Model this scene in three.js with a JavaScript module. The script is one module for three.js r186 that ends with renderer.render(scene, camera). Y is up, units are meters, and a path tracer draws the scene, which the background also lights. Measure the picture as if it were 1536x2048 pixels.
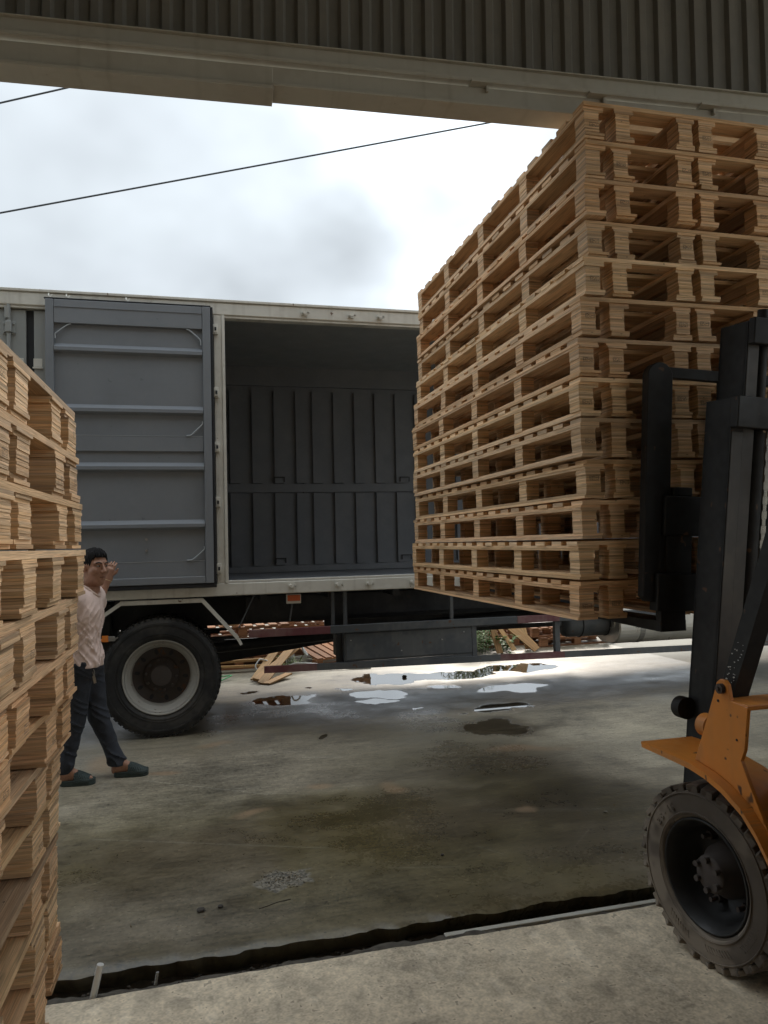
import * as THREE from 'three';
import { mergeGeometries, toCreasedNormals } from 'three/addons/utils/BufferGeometryUtils.js';
import { RoundedBoxGeometry } from 'three/addons/geometries/RoundedBoxGeometry.js';

// ---------------------------------------------------------------- camera, sky, sun, exposure
const scene = new THREE.Scene();
const D2R = Math.PI / 180;
const camera = new THREE.PerspectiveCamera(67.0, 0.75, 0.05, 2000);
camera.position.set(0, 1.62, 0);
camera.rotation.order = 'YXZ';
camera.rotation.set(2.3 * D2R, -15 * D2R, -1.4 * D2R);
const renderer = new THREE.WebGLRenderer({ antialias: true });
renderer.toneMapping = THREE.LinearToneMapping;
renderer.toneMappingExposure = 4.1;
renderer.shadowMap.enabled = true;
const SUN = new THREE.Vector3(0.335, 0.422, -0.843).normalize();

function mulberry(a) { return () => { a = (a + 0x6d2b79f5) | 0; let t = Math.imul(a ^ (a >>> 15), 1 | a); t = (t + Math.imul(t ^ (t >>> 7), 61 | t)) ^ t; return ((t ^ (t >>> 14)) >>> 0) / 4294967296; }; }
const TAB = (() => { const r = mulberry(77), t = new Float32Array(65536); for (let i = 0; i < 65536; i++) t[i] = r(); return t; })();
const sm = (t) => t * t * (3 - 2 * t);
function vn(x, y, px = 256, py = 256) {          // value noise, periodic in px by py cells
  const xi = Math.floor(x), yi = Math.floor(y), fx = sm(x - xi), fy = sm(y - yi);
  const x0 = ((xi % px) + px) % px, x1 = (x0 + 1) % px, y0 = ((yi % py) + py) % py, y1 = (y0 + 1) % py;
  const a = TAB[(y0 & 255) * 256 + (x0 & 255)], b = TAB[(y0 & 255) * 256 + (x1 & 255)], c = TAB[(y1 & 255) * 256 + (x0 & 255)], d = TAB[(y1 & 255) * 256 + (x1 & 255)];
  return a + (b - a) * fx + (c - a) * fy + (a - b - c + d) * fx * fy;
}
function fbm(x, y, o = 4) { let s = 0, a = 0.5, n = 0; for (let i = 0; i < o; i++) { s += a * vn(x + i * 17.3, y + i * 9.7); n += a; a *= 0.5; x *= 2.03; y *= 2.03; } return s / n; }
const clamp = (v, a = 0, b = 1) => Math.min(b, Math.max(a, v));
const ss = (a, b, x) => sm(clamp((x - a) / (b - a)));
const toS = (v) => (v <= 0.0031308 ? 12.92 * v : 1.055 * Math.pow(v, 1 / 2.4) - 0.055);

{ // overcast sky: a computed dome of cloud, brighter towards the veiled sun
  const W = 1024, H = 512, d = new Float32Array(W * H * 4), v = new THREE.Vector3();
  for (let j = 0; j < H; j++) for (let i = 0; i < W; i++) {
    const th = (j + 0.5) / H * Math.PI, ph = ((i + 0.5) / W - 0.5) * 2 * Math.PI;      // row 0 is the bottom (v = 0)
    const el = th - Math.PI / 2;
    v.set(Math.cos(el) * Math.cos(ph), Math.sin(el), Math.cos(el) * Math.sin(ph));
    const s = Math.max(v.y, 0.02), q = 1 / (s + 0.35);
    const cx = v.x * q * 2.4 + 117, cz = v.z * q * 2.4 + 85;  // offset picked to darken cloud in view; brighter sky outside it lights the scene
    const n = fbm(cx, cz, 5), n2 = fbm(cx * 2.6 + 9, cz * 2.6 + 3, 4);
    const ang = Math.acos(clamp(v.dot(SUN), -1, 1));
    const glow = 0.75 * Math.exp(-Math.pow(ang / 0.09, 2)) + 0.30 * Math.exp(-Math.pow(ang / 0.28, 2));
    const cie = (1 + 2 * s) / 1.55;
    let L = cie * (0.41 + 0.50 * ss(0.36, 0.76, n) + 0.15 * (n2 - 0.5)) * 0.425;
    L *= 1 + glow * (0.55 + 0.9 * (n2 - 0.35));
    const cool = clamp(1.15 - L, 0, 0.6);
    let r = L * (1 - 0.20 * cool), g = L * (1 - 0.06 * cool), b = L * (1.02 + 0.03 * cool);
    if (v.y < 0) { r = 0.2; g = 0.2; b = 0.19; }
    const k = (j * W + i) * 4; d[k] = r; d[k + 1] = g; d[k + 2] = b; d[k + 3] = 1;
  }
  const t = new THREE.DataTexture(d, W, H, THREE.RGBAFormat, THREE.FloatType);
  t.mapping = THREE.EquirectangularReflectionMapping; t.magFilter = t.minFilter = THREE.LinearFilter; t.needsUpdate = true;
  scene.background = t; scene.environment = t; scene.backgroundIntensity = 1; scene.environmentIntensity = 1;
}
const sun = new THREE.DirectionalLight(0xfff3e2, 0.5);
sun.position.copy(SUN).multiplyScalar(60); sun.castShadow = true; sun.shadow.radius = 26;
sun.shadow.mapSize.set(2048, 2048);
Object.assign(sun.shadow.camera, { left: -14, right: 14, top: 14, bottom: -14, near: 1, far: 120 });
sun.target.position.set(0, 0, -5); scene.add(sun, sun.target);

// ---------------------------------------------------------------- textures and materials
function dataTex(w, h, fn, srgb = true) {           // fn(x, y, out) writes linear (colour) or plain values 0..1
  const d = new Uint8Array(w * h * 4), o = [0, 0, 0];
  for (let j = 0; j < h; j++) for (let i = 0; i < w; i++) {
    fn(i, j, o); const k = (j * w + i) * 4;
    for (let c = 0; c < 3; c++) d[k + c] = Math.round(255 * clamp(srgb ? toS(o[c]) : o[c]));
    d[k + 3] = 255;
  }
  const t = new THREE.DataTexture(d, w, h); t.colorSpace = srgb ? THREE.SRGBColorSpace : THREE.NoColorSpace;
  t.wrapS = t.wrapT = THREE.RepeatWrapping; t.magFilter = THREE.LinearFilter; t.minFilter = THREE.LinearMipmapLinearFilter; t.generateMipmaps = true; t.needsUpdate = true;
  return t;
}
const rep = (t, x, y) => { const c = t.clone(); c.repeat.set(x, y); c.needsUpdate = true; return c; };
function M(rgb, roughness = 0.7, extra = {}) {
  const m = new THREE.MeshStandardMaterial({ roughness, metalness: 0, side: THREE.DoubleSide, ...extra });
  m.color.setRGB(...rgb); return m;
}
// wood: grain runs along u; one repeat is 1.2 m by 0.15 m
const woodN = (x, y) => {
  const w = vn(x * 6, y * 5, 6, 5) * 0.05;
  const g1 = vn(x * 10, (y + w) * 60, 10, 60), g2 = vn(x * 24, (y + w) * 150, 24, 150), g3 = vn(x * 5, (y + w) * 22, 5, 22);
  return [g1, g2, g3];
};
const woodMap = dataTex(1024, 1024, (i, j, o) => {
  const x = i / 1024, y = j / 1024, [g1, g2, g3] = woodN(x, y);
  let t = 0.74 + 0.16 * (g3 - 0.5) + 0.24 * (g1 - 0.5) + 0.22 * (g2 - 0.5);
  const red = clamp(vn(x * 4 + 3, y * 12, 4, 12) - 0.35);
  const k1 = Math.hypot((x - 0.31) * 8, (y - 0.42) * 1.6), k2 = Math.hypot((x - 0.77) * 8, (y - 0.83) * 1.6);
  const kn = Math.max(ss(0.05, 0.02, k1), ss(0.04, 0.015, k2));
  t *= 1 - 0.6 * kn; t *= 1 - 0.28 * ss(0.62, 0.80, vn(x * 7 + 2, y * 9 + 5, 7, 9) * 0.7 + g3 * 0.3);
  o[0] = t * 0.90; o[1] = t * (0.685 - 0.08 * red); o[2] = t * (0.425 - 0.10 * red);
});
const woodBump = dataTex(1024, 1024, (i, j, o) => { const [g1, g2] = woodN(i / 1024, j / 1024); o[0] = o[1] = o[2] = 0.5 * g1 + 0.5 * g2; }, false);
const woodTex = { map: rep(woodMap, 1 / 1.2, 1 / 0.15), bumpMap: rep(woodBump, 1 / 1.2, 1 / 0.15), bumpScale: 0.0012, vertexColors: true };
const woods = [[1.18, 1.06, 1.02], [1.08, 1.0, 0.98], [1.18, 1.01, 0.92], [1.24, 1.15, 1.10]].map((c) => M(c, 0.82, woodTex));     // fresh, greyed, reddish and pale plywood
const oldWood = M([0.55, 0.36, 0.28], 0.85, { map: rep(woodMap, 1 / 1.2, 1 / 0.15), vertexColors: true });
const plankWood = M([0.85, 0.72, 0.52], 0.8, { map: rep(woodMap, 1 / 1.2, 1 / 0.15), vertexColors: true });
// paint: mottled, dusty, with chips of rust; one repeat is 1.6 m
function paint(rgb, rough, { rust = 0, dust = 0.15, streak = 0.1, seed = 0, metal = 0, dustRgb = [0.30, 0.27, 0.22] } = {}) {
  const N = 512;
  const map = dataTex(N, N, (i, j, o) => {
    const x = i / N, y = j / N;
    const a = vn(x * 6 + seed, y * 6, 6, 6) * 0.5 + vn(x * 18, y * 18 + seed, 18, 18) * 0.3 + vn(x * 60, y * 60, 60, 60) * 0.2;
    const st = vn(x * 40 + seed * 3, y * 3, 40, 3) * 0.6 + vn(x * 100, y * 5, 100, 5) * 0.4;
    const du = dust * ss(0.42, 0.72, a) + streak * ss(0.55, 0.85, st);
    const rn = vn(x * 26 + 5, y * 26 + seed, 26, 26) * 0.55 + vn(x * 90, y * 90, 90, 90) * 0.45, ru = rust > 0 ? ss(1 - rust * 0.55, 1 - rust * 0.55 + 0.05, rn + 0.12 * (a - 0.5)) : 0;
    for (let c = 0; c < 3; c++) { let v = rgb[c] * (0.90 + 0.2 * a); v += (dustRgb[c] - v) * du; v += ([0.10, 0.045, 0.02][c] - v) * ru; o[c] = v; }
  });
  const rm = dataTex(256, 256, (i, j, o) => { const x = i / 256, y = j / 256; o[0] = o[1] = o[2] = clamp(rough + 0.22 * (vn(x * 9 + seed, y * 9, 9, 9) - 0.5) + 0.14 * (vn(x * 50, y * 50, 50, 50) - 0.5)); }, false);
  return M([1, 1, 1], 1, { map: rep(map, 1 / 1.6, 1 / 1.6), roughnessMap: rep(rm, 1 / 1.2, 1 / 1.2), metalness: metal });
}
const P = {
  frame: paint([0.66, 0.64, 0.575], 0.5, { rust: 0.2, dust: 0.25, streak: 0.2, seed: 1 }),
  doorIn: paint([0.20, 0.215, 0.235], 0.42, { dust: 0.22, streak: 0.12, seed: 2, dustRgb: [0.2, 0.21, 0.22] }),
  box: paint([0.30, 0.315, 0.31], 0.5, { dust: 0.2, streak: 0.2, seed: 3 }),
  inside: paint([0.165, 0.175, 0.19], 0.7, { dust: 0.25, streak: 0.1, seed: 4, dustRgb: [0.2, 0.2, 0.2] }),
  chassis: paint([0.022, 0.022, 0.024], 0.6, { dust: 0.2, seed: 5, dustRgb: [0.07, 0.065, 0.055] }),
  guard: paint([0.06, 0.065, 0.07], 0.5, { dust: 0.3, rust: 0.3, seed: 6, dustRgb: [0.16, 0.155, 0.14] }),
  redband: paint([0.13, 0.035, 0.04], 0.5, { dust: 0.2, rust: 0.2, seed: 7 }),
  orange: paint([0.66, 0.235, 0.035], 0.45, { dust: 0.4, rust: 0.3, seed: 8, dustRgb: [0.26, 0.16, 0.08] }),
  mast: paint([0.007, 0.0066, 0.0062], 0.62, { dust: 0.2, rust: 0.25, seed: 9, dustRgb: [0.035, 0.028, 0.023] }),
  steel: paint([0.35, 0.34, 0.32], 0.35, { dust: 0.2, rust: 0.3, seed: 10, metal: 0.8 }),
  tank: paint([0.62, 0.60, 0.55], 0.38, { dust: 0.25, seed: 11, metal: 0.7 }),
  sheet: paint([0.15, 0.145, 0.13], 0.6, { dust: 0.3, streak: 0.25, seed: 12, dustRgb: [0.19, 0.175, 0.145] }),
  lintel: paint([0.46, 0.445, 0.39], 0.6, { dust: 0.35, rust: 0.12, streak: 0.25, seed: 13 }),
  rubber: paint([0.017, 0.0165, 0.016], 0.8, { dust: 0.5, seed: 14, dustRgb: [0.075, 0.068, 0.058] }),
  tyreDusty: paint([0.085, 0.069, 0.054], 0.88, { dust: 0.8, seed: 15, dustRgb: [0.24, 0.20, 0.155] }),
  hub: paint([0.06, 0.048, 0.042], 0.7, { dust: 0.4, rust: 0.4, seed: 16, dustRgb: [0.09, 0.06, 0.045] }),
  rim: paint([0.30, 0.285, 0.25], 0.45, { dust: 0.3, rust: 0.3, seed: 17 }),
};
const gasket = M([0.012, 0.013, 0.016], 0.55), rodMat = M([0.42, 0.45, 0.47], 0.35, { metalness: 0.4 });

// ---------------------------------------------------------------- helpers
const used = new Map();
function numbered(n) { const k = used.get(n) || 0; used.set(n, k + 1); return k ? n + '_' + String(k).padStart(3, '0') : n; }
function shadow(o) { o.castShadow = o.receiveShadow = true; return o; }
function tag(o, label, category, group, kind) { if (label) o.userData.label = label; if (category) o.userData.category = category; if (group) o.userData.group = group; if (kind) o.userData.kind = kind; return o; }
function thing(name, label, category, pos = [0, 0, 0], group) {
  const g = new THREE.Group(); g.name = numbered(name); g.position.set(...pos); scene.add(g); return tag(g, label, category, group);
}
function bx(w, h, d, x = 0, y = 0, z = 0, rx = 0, ry = 0, rz = 0) { const g = new THREE.BoxGeometry(w, h, d); if (rx) g.rotateX(rx); if (ry) g.rotateY(ry); if (rz) g.rotateZ(rz); return g.translate(x, y, z); }
function span(x0, x1, y0, y1, z0, z1) { return bx(Math.abs(x1 - x0), Math.abs(y1 - y0), Math.abs(z1 - z0), (x0 + x1) / 2, (y0 + y1) / 2, (z0 + z1) / 2); }
function rspan(x0, x1, y0, y1, z0, z1, r = 0.006) { return new RoundedBoxGeometry(Math.abs(x1 - x0), Math.abs(y1 - y0), Math.abs(z1 - z0), 2, r).translate((x0 + x1) / 2, (y0 + y1) / 2, (z0 + z1) / 2); }
function cyl(r0, r1, h, axis = 'y', x = 0, y = 0, z = 0, seg = 20) { const g = new THREE.CylinderGeometry(r0, r1, h, seg); if (axis === 'x') g.rotateZ(Math.PI / 2); if (axis === 'z') g.rotateX(Math.PI / 2); return g.translate(x, y, z); }
function tube(pts, r, seg = 24, rs = 6, closed = false) { return new THREE.TubeGeometry(new THREE.CatmullRomCurve3(pts.map((p) => new THREE.Vector3(...p)), closed, 'catmullrom', 0.3), seg, r, rs, closed); }
function rod(a, b, r, rs = 8) { const A = new THREE.Vector3(...a), B = new THREE.Vector3(...b), g = new THREE.CylinderGeometry(r, r, A.distanceTo(B), rs); g.applyQuaternion(new THREE.Quaternion().setFromUnitVectors(new THREE.Vector3(0, 1, 0), B.clone().sub(A).normalize())); return g.translate((A.x + B.x) / 2, (A.y + B.y) / 2, (A.z + B.z) / 2); }
function beam(a, b, w, h) { // box bar from a to b, w across, h in the vertical sense
  const A = new THREE.Vector3(...a), B = new THREE.Vector3(...b), g = new THREE.BoxGeometry(w, h, A.distanceTo(B));
  const m = new THREE.Matrix4().lookAt(B, A, new THREE.Vector3(0, 1, 0)); g.applyMatrix4(m); return g.translate((A.x + B.x) / 2, (A.y + B.y) / 2, (A.z + B.z) / 2);
}
function extr(pts, depth, axis = 'z', bevel = 0) { // polygon [[u,v]...] extruded: axis z: (x,y); axis x: (z,y) swept along +x
  const g = new THREE.ExtrudeGeometry(new THREE.Shape(pts.map((p) => new THREE.Vector2(...p))), { depth, bevelEnabled: bevel > 0, bevelSize: bevel, bevelThickness: bevel, bevelSegments: 1, steps: 1 });
  if (axis === 'x') g.rotateY(-Math.PI / 2).translate(depth, 0, 0);   // shape x -> world z, depth -> world x
  return g;
}
function lathe(prof, seg = 64, axis = 'y') { const g = new THREE.LatheGeometry(prof.map((p) => new THREE.Vector2(...p)), seg); if (axis === 'z') g.rotateX(Math.PI / 2); if (axis === 'x') g.rotateZ(-Math.PI / 2); return g; }
function merge(list) {
  return mergeGeometries(list.map((g) => { const q = g.index ? g.toNonIndexed() : g; for (const k of Object.keys(q.attributes)) if (!['position', 'normal', 'uv', 'color'].includes(k)) q.deleteAttribute(k); if (!q.attributes.uv) q.setAttribute('uv', new THREE.BufferAttribute(new Float32Array(q.attributes.position.count * 2), 2)); return q; }), false);
}
function metreUV(g, du = 0, dv = 0) {   // box-projected uv in metres
  const p = g.attributes.position, n = g.attributes.normal, uv = new Float32Array(p.count * 2);
  for (let i = 0; i < p.count; i++) {
    const ax = Math.abs(n.getX(i)), ay = Math.abs(n.getY(i)), az = Math.abs(n.getZ(i)), x = p.getX(i), y = p.getY(i), z = p.getZ(i);
    let u, v; if (ay >= ax && ay >= az) { u = x; v = z; } else if (ax >= az) { u = z; v = y; } else { u = x; v = y; }
    uv[2 * i] = u + du; uv[2 * i + 1] = v + dv;
  }
  g.setAttribute('uv', new THREE.BufferAttribute(uv, 2)); return g;
}
function grainUV(g, axis, du, dv) {     // wood: u along the grain axis (0 x, 1 y, 2 z), v across
  const p = g.attributes.position, n = g.attributes.normal, uv = new Float32Array(p.count * 2), P3 = [0, 0, 0], N3 = [0, 0, 0];
  for (let i = 0; i < p.count; i++) {
    P3[0] = p.getX(i); P3[1] = p.getY(i); P3[2] = p.getZ(i); N3[0] = Math.abs(n.getX(i)); N3[1] = Math.abs(n.getY(i)); N3[2] = Math.abs(n.getZ(i));
    const k = N3[0] > N3[1] && N3[0] > N3[2] ? 0 : N3[1] > N3[2] ? 1 : 2;
    let a = axis, b = 3 - axis - k; if (k === axis) { a = (axis + 1) % 3 === 1 ? (axis + 2) % 3 : (axis + 1) % 3; b = 3 - axis - a; }
    uv[2 * i] = P3[a] + du; uv[2 * i + 1] = P3[b] + dv;
  }
  g.setAttribute('uv', new THREE.BufferAttribute(uv, 2)); return g;
}
function tint(g, r, gg, b) { const n = g.attributes.position.count, c = new Float32Array(n * 3); for (let i = 0; i < n; i++) { c[3 * i] = r; c[3 * i + 1] = gg; c[3 * i + 2] = b; } g.setAttribute('color', new THREE.BufferAttribute(c, 3)); return g; }
// a part in world coordinates, placed under a thing whose base is at parent.position
function part(name, geos, m, parent, label, keepUV = false) {
  const g = merge(Array.isArray(geos) ? geos : [geos]);
  if (!keepUV) metreUV(g);
  let p = parent; const off = new THREE.Vector3(); while (p && p !== scene) { off.add(p.position); p = p.parent; }
  g.translate(-off.x, -off.y, -off.z);
  const o = shadow(new THREE.Mesh(g, m)); o.name = parent === scene ? numbered(name) : name; parent.add(o); if (label) o.userData.label = label; return o;
}
function struct(name, geos, m, keepUV) { const o = part(name, geos, m, scene, null, keepUV); o.userData.kind = 'structure'; return o; }
// ---------------------------------------------------------------- ground, yard, drain, slab
const groundMap = dataTex(512, 512, (i, j, o) => { const x = i / 512, y = j / 512, a = vn(x * 8, y * 8, 8, 8) * 0.5 + vn(x * 40, y * 40, 40, 40) * 0.3 + vn(x * 130, y * 130, 130, 130) * 0.2; o[0] = 0.20 + 0.16 * a; o[1] = 0.185 + 0.145 * a; o[2] = 0.15 + 0.11 * a; });
struct('ground', [new THREE.PlaneGeometry(1600, 1600).rotateX(-Math.PI / 2).translate(0, -0.14, -500)], M([1, 1, 1], 0.9, { map: rep(groundMap, 0.2, 0.2) }));

const YX = -1.7, YZ = 3.2, YS = 8, YN = 1536, LN = 512;
const puddles = [[1.07, 8.18, 0.30, 0.30], [2.08, 8.1, 0.36, 0.28], [1.93, 7.72, 0.17, 0.11], [1.83, 8.0, 0.10, 0.06], [1.86, 8.5, 0.10, 0.05], [2.62, 6.33, 0.27, 0.26], [2.75, 7.02, 0.16, 0.13], [3.02, 7.05, 0.34, 0.20], [2.45, 9.0, 0.50, 0.36], [2.9, 8.3, 0.16, 0.10], [3.2, 8.9, 0.55, 0.3], [4.15, 9.1, 0.55, 0.28], [3.5, 7.9, 0.45, 0.22], [1.18, 6.55, 0.055, 0.06], [2.2, 7.3, 0.07, 0.05], [0.75, 8.75, 0.08, 0.05], [1.35, 8.75, 0.08, 0.04]];
const yc = new Float32Array(YN * YN * 3), yr = new Float32Array(YN * YN), yb = new Float32Array(YN * YN);
{
  const blobs = [ // x, z, rx, rz, strength: damp ground
    [1.4, 4.4, 1.7, 0.6, 1.0], [1.0, 3.9, 2.8, 0.9, 0.62], [2.5, 4.25, 0.9, 0.35, 0.9], [0.2, 4.2, 1.2, 0.6, 0.85], [-0.6, 4.3, 0.8, 0.7, 0.7], [2.1, 5.3, 0.55, 0.7, 0.75], [1.2, 3.55, 0.6, 0.25, 0.5], [2.1, 3.7, 0.5, 0.3, 0.7], [1.7, 7.3, 1.1, 0.75, 0.85], [0.6, 7.2, 0.6, 0.35, 0.6], [3.4, 7.7, 1.1, 0.5, 0.7], [2.6, 6.35, 0.45, 0.38, 0.8], [4.6, 7.7, 1.2, 0.45, 0.6], [0.9, 3.65, 0.35, 0.25, 0.55], [0.2, 3.75, 0.3, 0.35, 0.4], [0.35, 6.4, 0.5, 0.25, 0.35]];
  const drySheenB = [[3.4, 4.9, 0.9, 0.7, 1], [3.9, 6.1, 1.3, 0.85, 1], [2.9, 6.7, 0.6, 0.4, 0.6], [0.3, 6.0, 1.3, 0.8, 0.75], [-0.5, 5.2, 0.8, 0.6, 0.6], [0.7, 5.35, 0.9, 0.45, 0.6], [2.6, 9.3, 3.2, 1.0, 0.6], [0, 9.6, 3, 1.0, 0.6], [0.3, 3.62, 0.9, 0.18, 0.55], [0.55, 3.9, 0.35, 0.28, 0.5], [5.2, 7.2, 1.8, 0.9, 0.6], [1.9, 3.5, 0.8, 0.12, 0.3]];  // pale tone: dry concrete, plus sky sheen painted into the patches at right
  const rust = [[1.42, 4.98, 0.09, 0.09], [0.93, 5.2, 0.1, 0.09], [0.33, 4.75, 0.12, 0.07], [-0.2, 5.9, 0.1, 0.06], [2.65, 5.55, 0.35, 0.10], [-0.45, 6.2, 0.12, 0.3], [2.0, 4.35, 0.05, 0.05], [0.25, 6.55, 0.18, 0.09]];
  const scr = [[-0.25, 5.75, 0.55, 5.15, 0.012, 0.10], [0.55, 5.18, 0.85, 5.05, 0.012, 0.08], [-0.5, 4.7, 0.75, 4.15, 0.010, 0.07], [0.9, 5.95, 1.2, 5.85, 0.014, 0.14], [1.05, 5.15, 1.25, 5.12, 0.008, 0.08], [2.0, 3.75, 2.2, 3.95, 0.008, 0.06], [1.0, 3.8, 1.35, 3.7, 0.008, 0.07], [-0.1, 5.3, 0.1, 5.0, 0.008, 0.06], [0.3, 5.35, 0.62, 5.3, 0.010, 0.06], [2.75, 4.12, 1.75, 4.42, 0.05, 0.03], [0.6, 6.2, 1.0, 6.1, 0.010, 0.08], [1.5, 3.95, 1.62, 3.75, 0.006, 0.08]];
  const NF = 9, L = new Float32Array((LN + 1) * (LN + 1) * NF);     // slow fields on a coarse grid
  for (let j = 0; j <= LN; j++) for (let i = 0; i <= LN; i++) {
    const X = YX + i / LN * YS, Z = YZ + j / LN * YS, k = (j * (LN + 1) + i) * NF;
    const mid = fbm(X * 4.3 + 20, Z * 5.5 + 11, 4), wn = fbm(X * 1.7 + 31, Z * 1.7, 3) - 0.5, wm = fbm(X * 1.7, Z * 1.7 + 47, 3) - 0.5, wx = X + 0.35 * wn, wz = Z + 0.35 * wm;
    let damp = 0; for (const [cx, cz, rx, rz, s] of blobs) { const q = Math.hypot((wx - cx) / rx, (wz - cz) / rz); if (q < 2) damp = Math.max(damp, s * ss(1.7, 0.3, q + 0.9 * (mid - 0.5))); }
    let drySheen = 0; for (const [cx, cz, rx, rz, s] of drySheenB) { const q = Math.hypot((wx - cx) / rx, (wz - cz) / rz); if (q < 2) drySheen = Math.max(drySheen, s * ss(1.6, 0.4, q + 0.8 * (mid - 0.5))); }
    L[k + 8] = drySheen;
    let wq = 2; const ex = X + 0.42 * (fbm(X * 3.6 + 3, Z * 3.6, 4) - 0.5), ez = Z + 0.36 * (fbm(X * 3.6, Z * 3.6 + 8, 4) - 0.5);
    for (const [px, pz, rx, rz] of puddles) wq = Math.min(wq, Math.hypot((ex - px) / rx, (ez - pz) / rz));
    let ru = 0; for (const [px, pz, rx, rz] of rust) { const q = Math.hypot((wx - px) / rx, (wz - pz) / rz); if (q < 1.8) ru = Math.max(ru, ss(1.3, 0.3, q + 1.2 * (mid - 0.5)) * 0.55); }
    L[k] = fbm(X * 0.9, Z * 0.9, 4); L[k + 1] = mid; L[k + 2] = fbm(X * 2.2 + 7, Z * 11 + 3, 3); L[k + 3] = damp; L[k + 4] = wq; L[k + 5] = ru;
    L[k + 6] = fbm(X * 1.3 + 60, Z * 1.6 + 5, 4); L[k + 7] = Math.hypot((X - 0.465 + 0.04 * (mid - 0.5)) / 0.135, (Z - 3.83) / 0.125) + 1.5 * (fbm(X * 16, Z * 16, 3) - 0.5);
  }
  const v = new Float32Array(NF);
  for (let j = 0, act; j < YN; j++) for (let i = 0; i < YN; i++) {
    const X = YX + (i + 0.5) / YN * YS, Z = YZ + (j + 0.5) / YN * YS, k = j * YN + i;
    if (!i) act = scr.filter(([, az, , bz, w]) => Z > Math.min(az, bz) - w && Z < Math.max(az, bz) + w);
    const gx = (i + 0.5) / YN * LN, gz = (j + 0.5) / YN * LN, xi = Math.floor(gx), zi = Math.floor(gz), fx = gx - xi, fz = gz - zi, k0 = (zi * (LN + 1) + xi) * NF, k1 = k0 + (LN + 1) * NF;
    for (let q = 0; q < NF; q++) v[q] = (L[k0 + q] * (1 - fx) + L[k0 + NF + q] * fx) * (1 - fz) + (L[k1 + q] * (1 - fx) + L[k1 + NF + q] * fx) * fz;
    const big = v[0], mid = v[1] + 0.20 * (vn(X * 38 + 7, Z * 38) - 0.5), sweep = v[2], damp = Math.max(v[3], 0.9 * ss(1.7, 1.0, v[4] + 0.5 * (v[1] - 0.5))), wet = ss(1.0, 0.90, v[4]), ru = v[5];
    const fine = vn(X * 70, Z * 70) * 0.45 + vn(X * 150, Z * 150) * 0.55, strk = vn(X * 11 + 4, Z * 62 + 8) * 0.6 + vn(X * 24, Z * 120 + 30) * 0.4;
    let t = 0.84 + 0.75 * (big - 0.5) + 0.62 * (mid - 0.5) + 0.55 * (fine - 0.5) + 0.30 * (sweep - 0.5) + 0.40 * (strk - 0.5);
    const drySheen = v[8] * (1 - 0.6 * damp); let r = (0.172 + 0.195 * drySheen) * t, g = (0.147 + 0.175 * drySheen) * t, b = (0.100 + 0.138 * drySheen) * t;
    const olive = ss(0.35, 0.7, v[6]) * ss(6.4, 4.6, Z);      // brown-green algae film on the damp concrete
    r += (0.100 * t - r) * 0.88 * damp; g += (0.076 * t - g) * 0.88 * damp; b += (0.041 * t - b) * 0.88 * damp;
    r *= 1 - 0.10 * olive * (0.3 + damp); g *= 1 - 0.10 * olive * (0.3 + damp); b *= 1 - 0.35 * olive * (0.3 + 0.7 * damp);
    r += (0.36 - r) * ru; g += (0.24 - g) * ru; b += (0.14 - b) * ru;
    for (const [ax, az, bxx, bz, w, s] of act) { if (X < Math.min(ax, bxx) - w || X > Math.max(ax, bxx) + w) continue; const ux = bxx - ax, uz = bz - az, h = ((X - ax) * ux + (Z - az) * uz) / (ux * ux + uz * uz); if (h < 0 || h > 1) continue; const dd = Math.abs((X - ax) * uz - (Z - az) * ux) / Math.hypot(ux, uz); if (dd < w && fine > 0.32) { const q = s * (1 - dd / w) * (0.4 + 0.9 * mid); r += q; g += q; b += q * 0.9; } }     // scrapes
    const speck = vn(X * 110 + 5, Z * 110 + 9); if (speck > 0.90) { const q = fine > 0.5 ? 1.45 : 0.45; r *= q; g *= q; b *= q; }
    const hole = ss(1.06, 0.9, v[7]);                         // broken-out patch in the concrete
    if (hole > 0) { const q = 0.15 + 0.9 * vn(X * 95, Z * 95); r += (0.24 * q - r) * hole; g += (0.215 * q - g) * hole; b += (0.165 * q - b) * hole; }
    if (wet > 0) { r *= 1 - 0.35 * wet; g *= 1 - 0.35 * wet; b *= 1 - 0.3 * wet; }
    yc[3 * k] = r; yc[3 * k + 1] = g; yc[3 * k + 2] = b;
    let ro = 0.46 + 0.12 * drySheen - 0.12 * damp + 0.20 * (mid - 0.5) + 0.12 * (fine - 0.5) - 0.12 * ss(0.45, 0.7, big);
    ro += (0.75 - ro) * hole; ro += (0.025 - ro) * wet; yr[k] = clamp(ro, 0.02, 1);
    let bu = 0.55 + 0.18 * (fine - 0.5) * (1 - 0.4 * damp) + 0.25 * (mid - 0.5) + (speck > 0.95 ? -0.2 : 0); bu += (0.2 + 0.35 * vn(X * 95, Z * 95) - bu) * hole; bu += (0.5 - bu) * wet; yb[k] = bu;
  }
}
const yTex = (f, srgb) => { const t = dataTex(YN, YN, f, srgb); t.wrapS = t.wrapT = THREE.ClampToEdgeWrapping; return t; };
const yardMat = M([1, 1, 1], 1, {
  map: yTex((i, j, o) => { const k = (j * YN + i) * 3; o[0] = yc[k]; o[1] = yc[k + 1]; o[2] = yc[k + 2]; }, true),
  roughnessMap: yTex((i, j, o) => { o[0] = o[1] = o[2] = yr[j * YN + i]; }, false),
  bumpMap: yTex((i, j, o) => { o[0] = o[1] = o[2] = yb[j * YN + i]; }, false), bumpScale: 0.006 });
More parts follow.
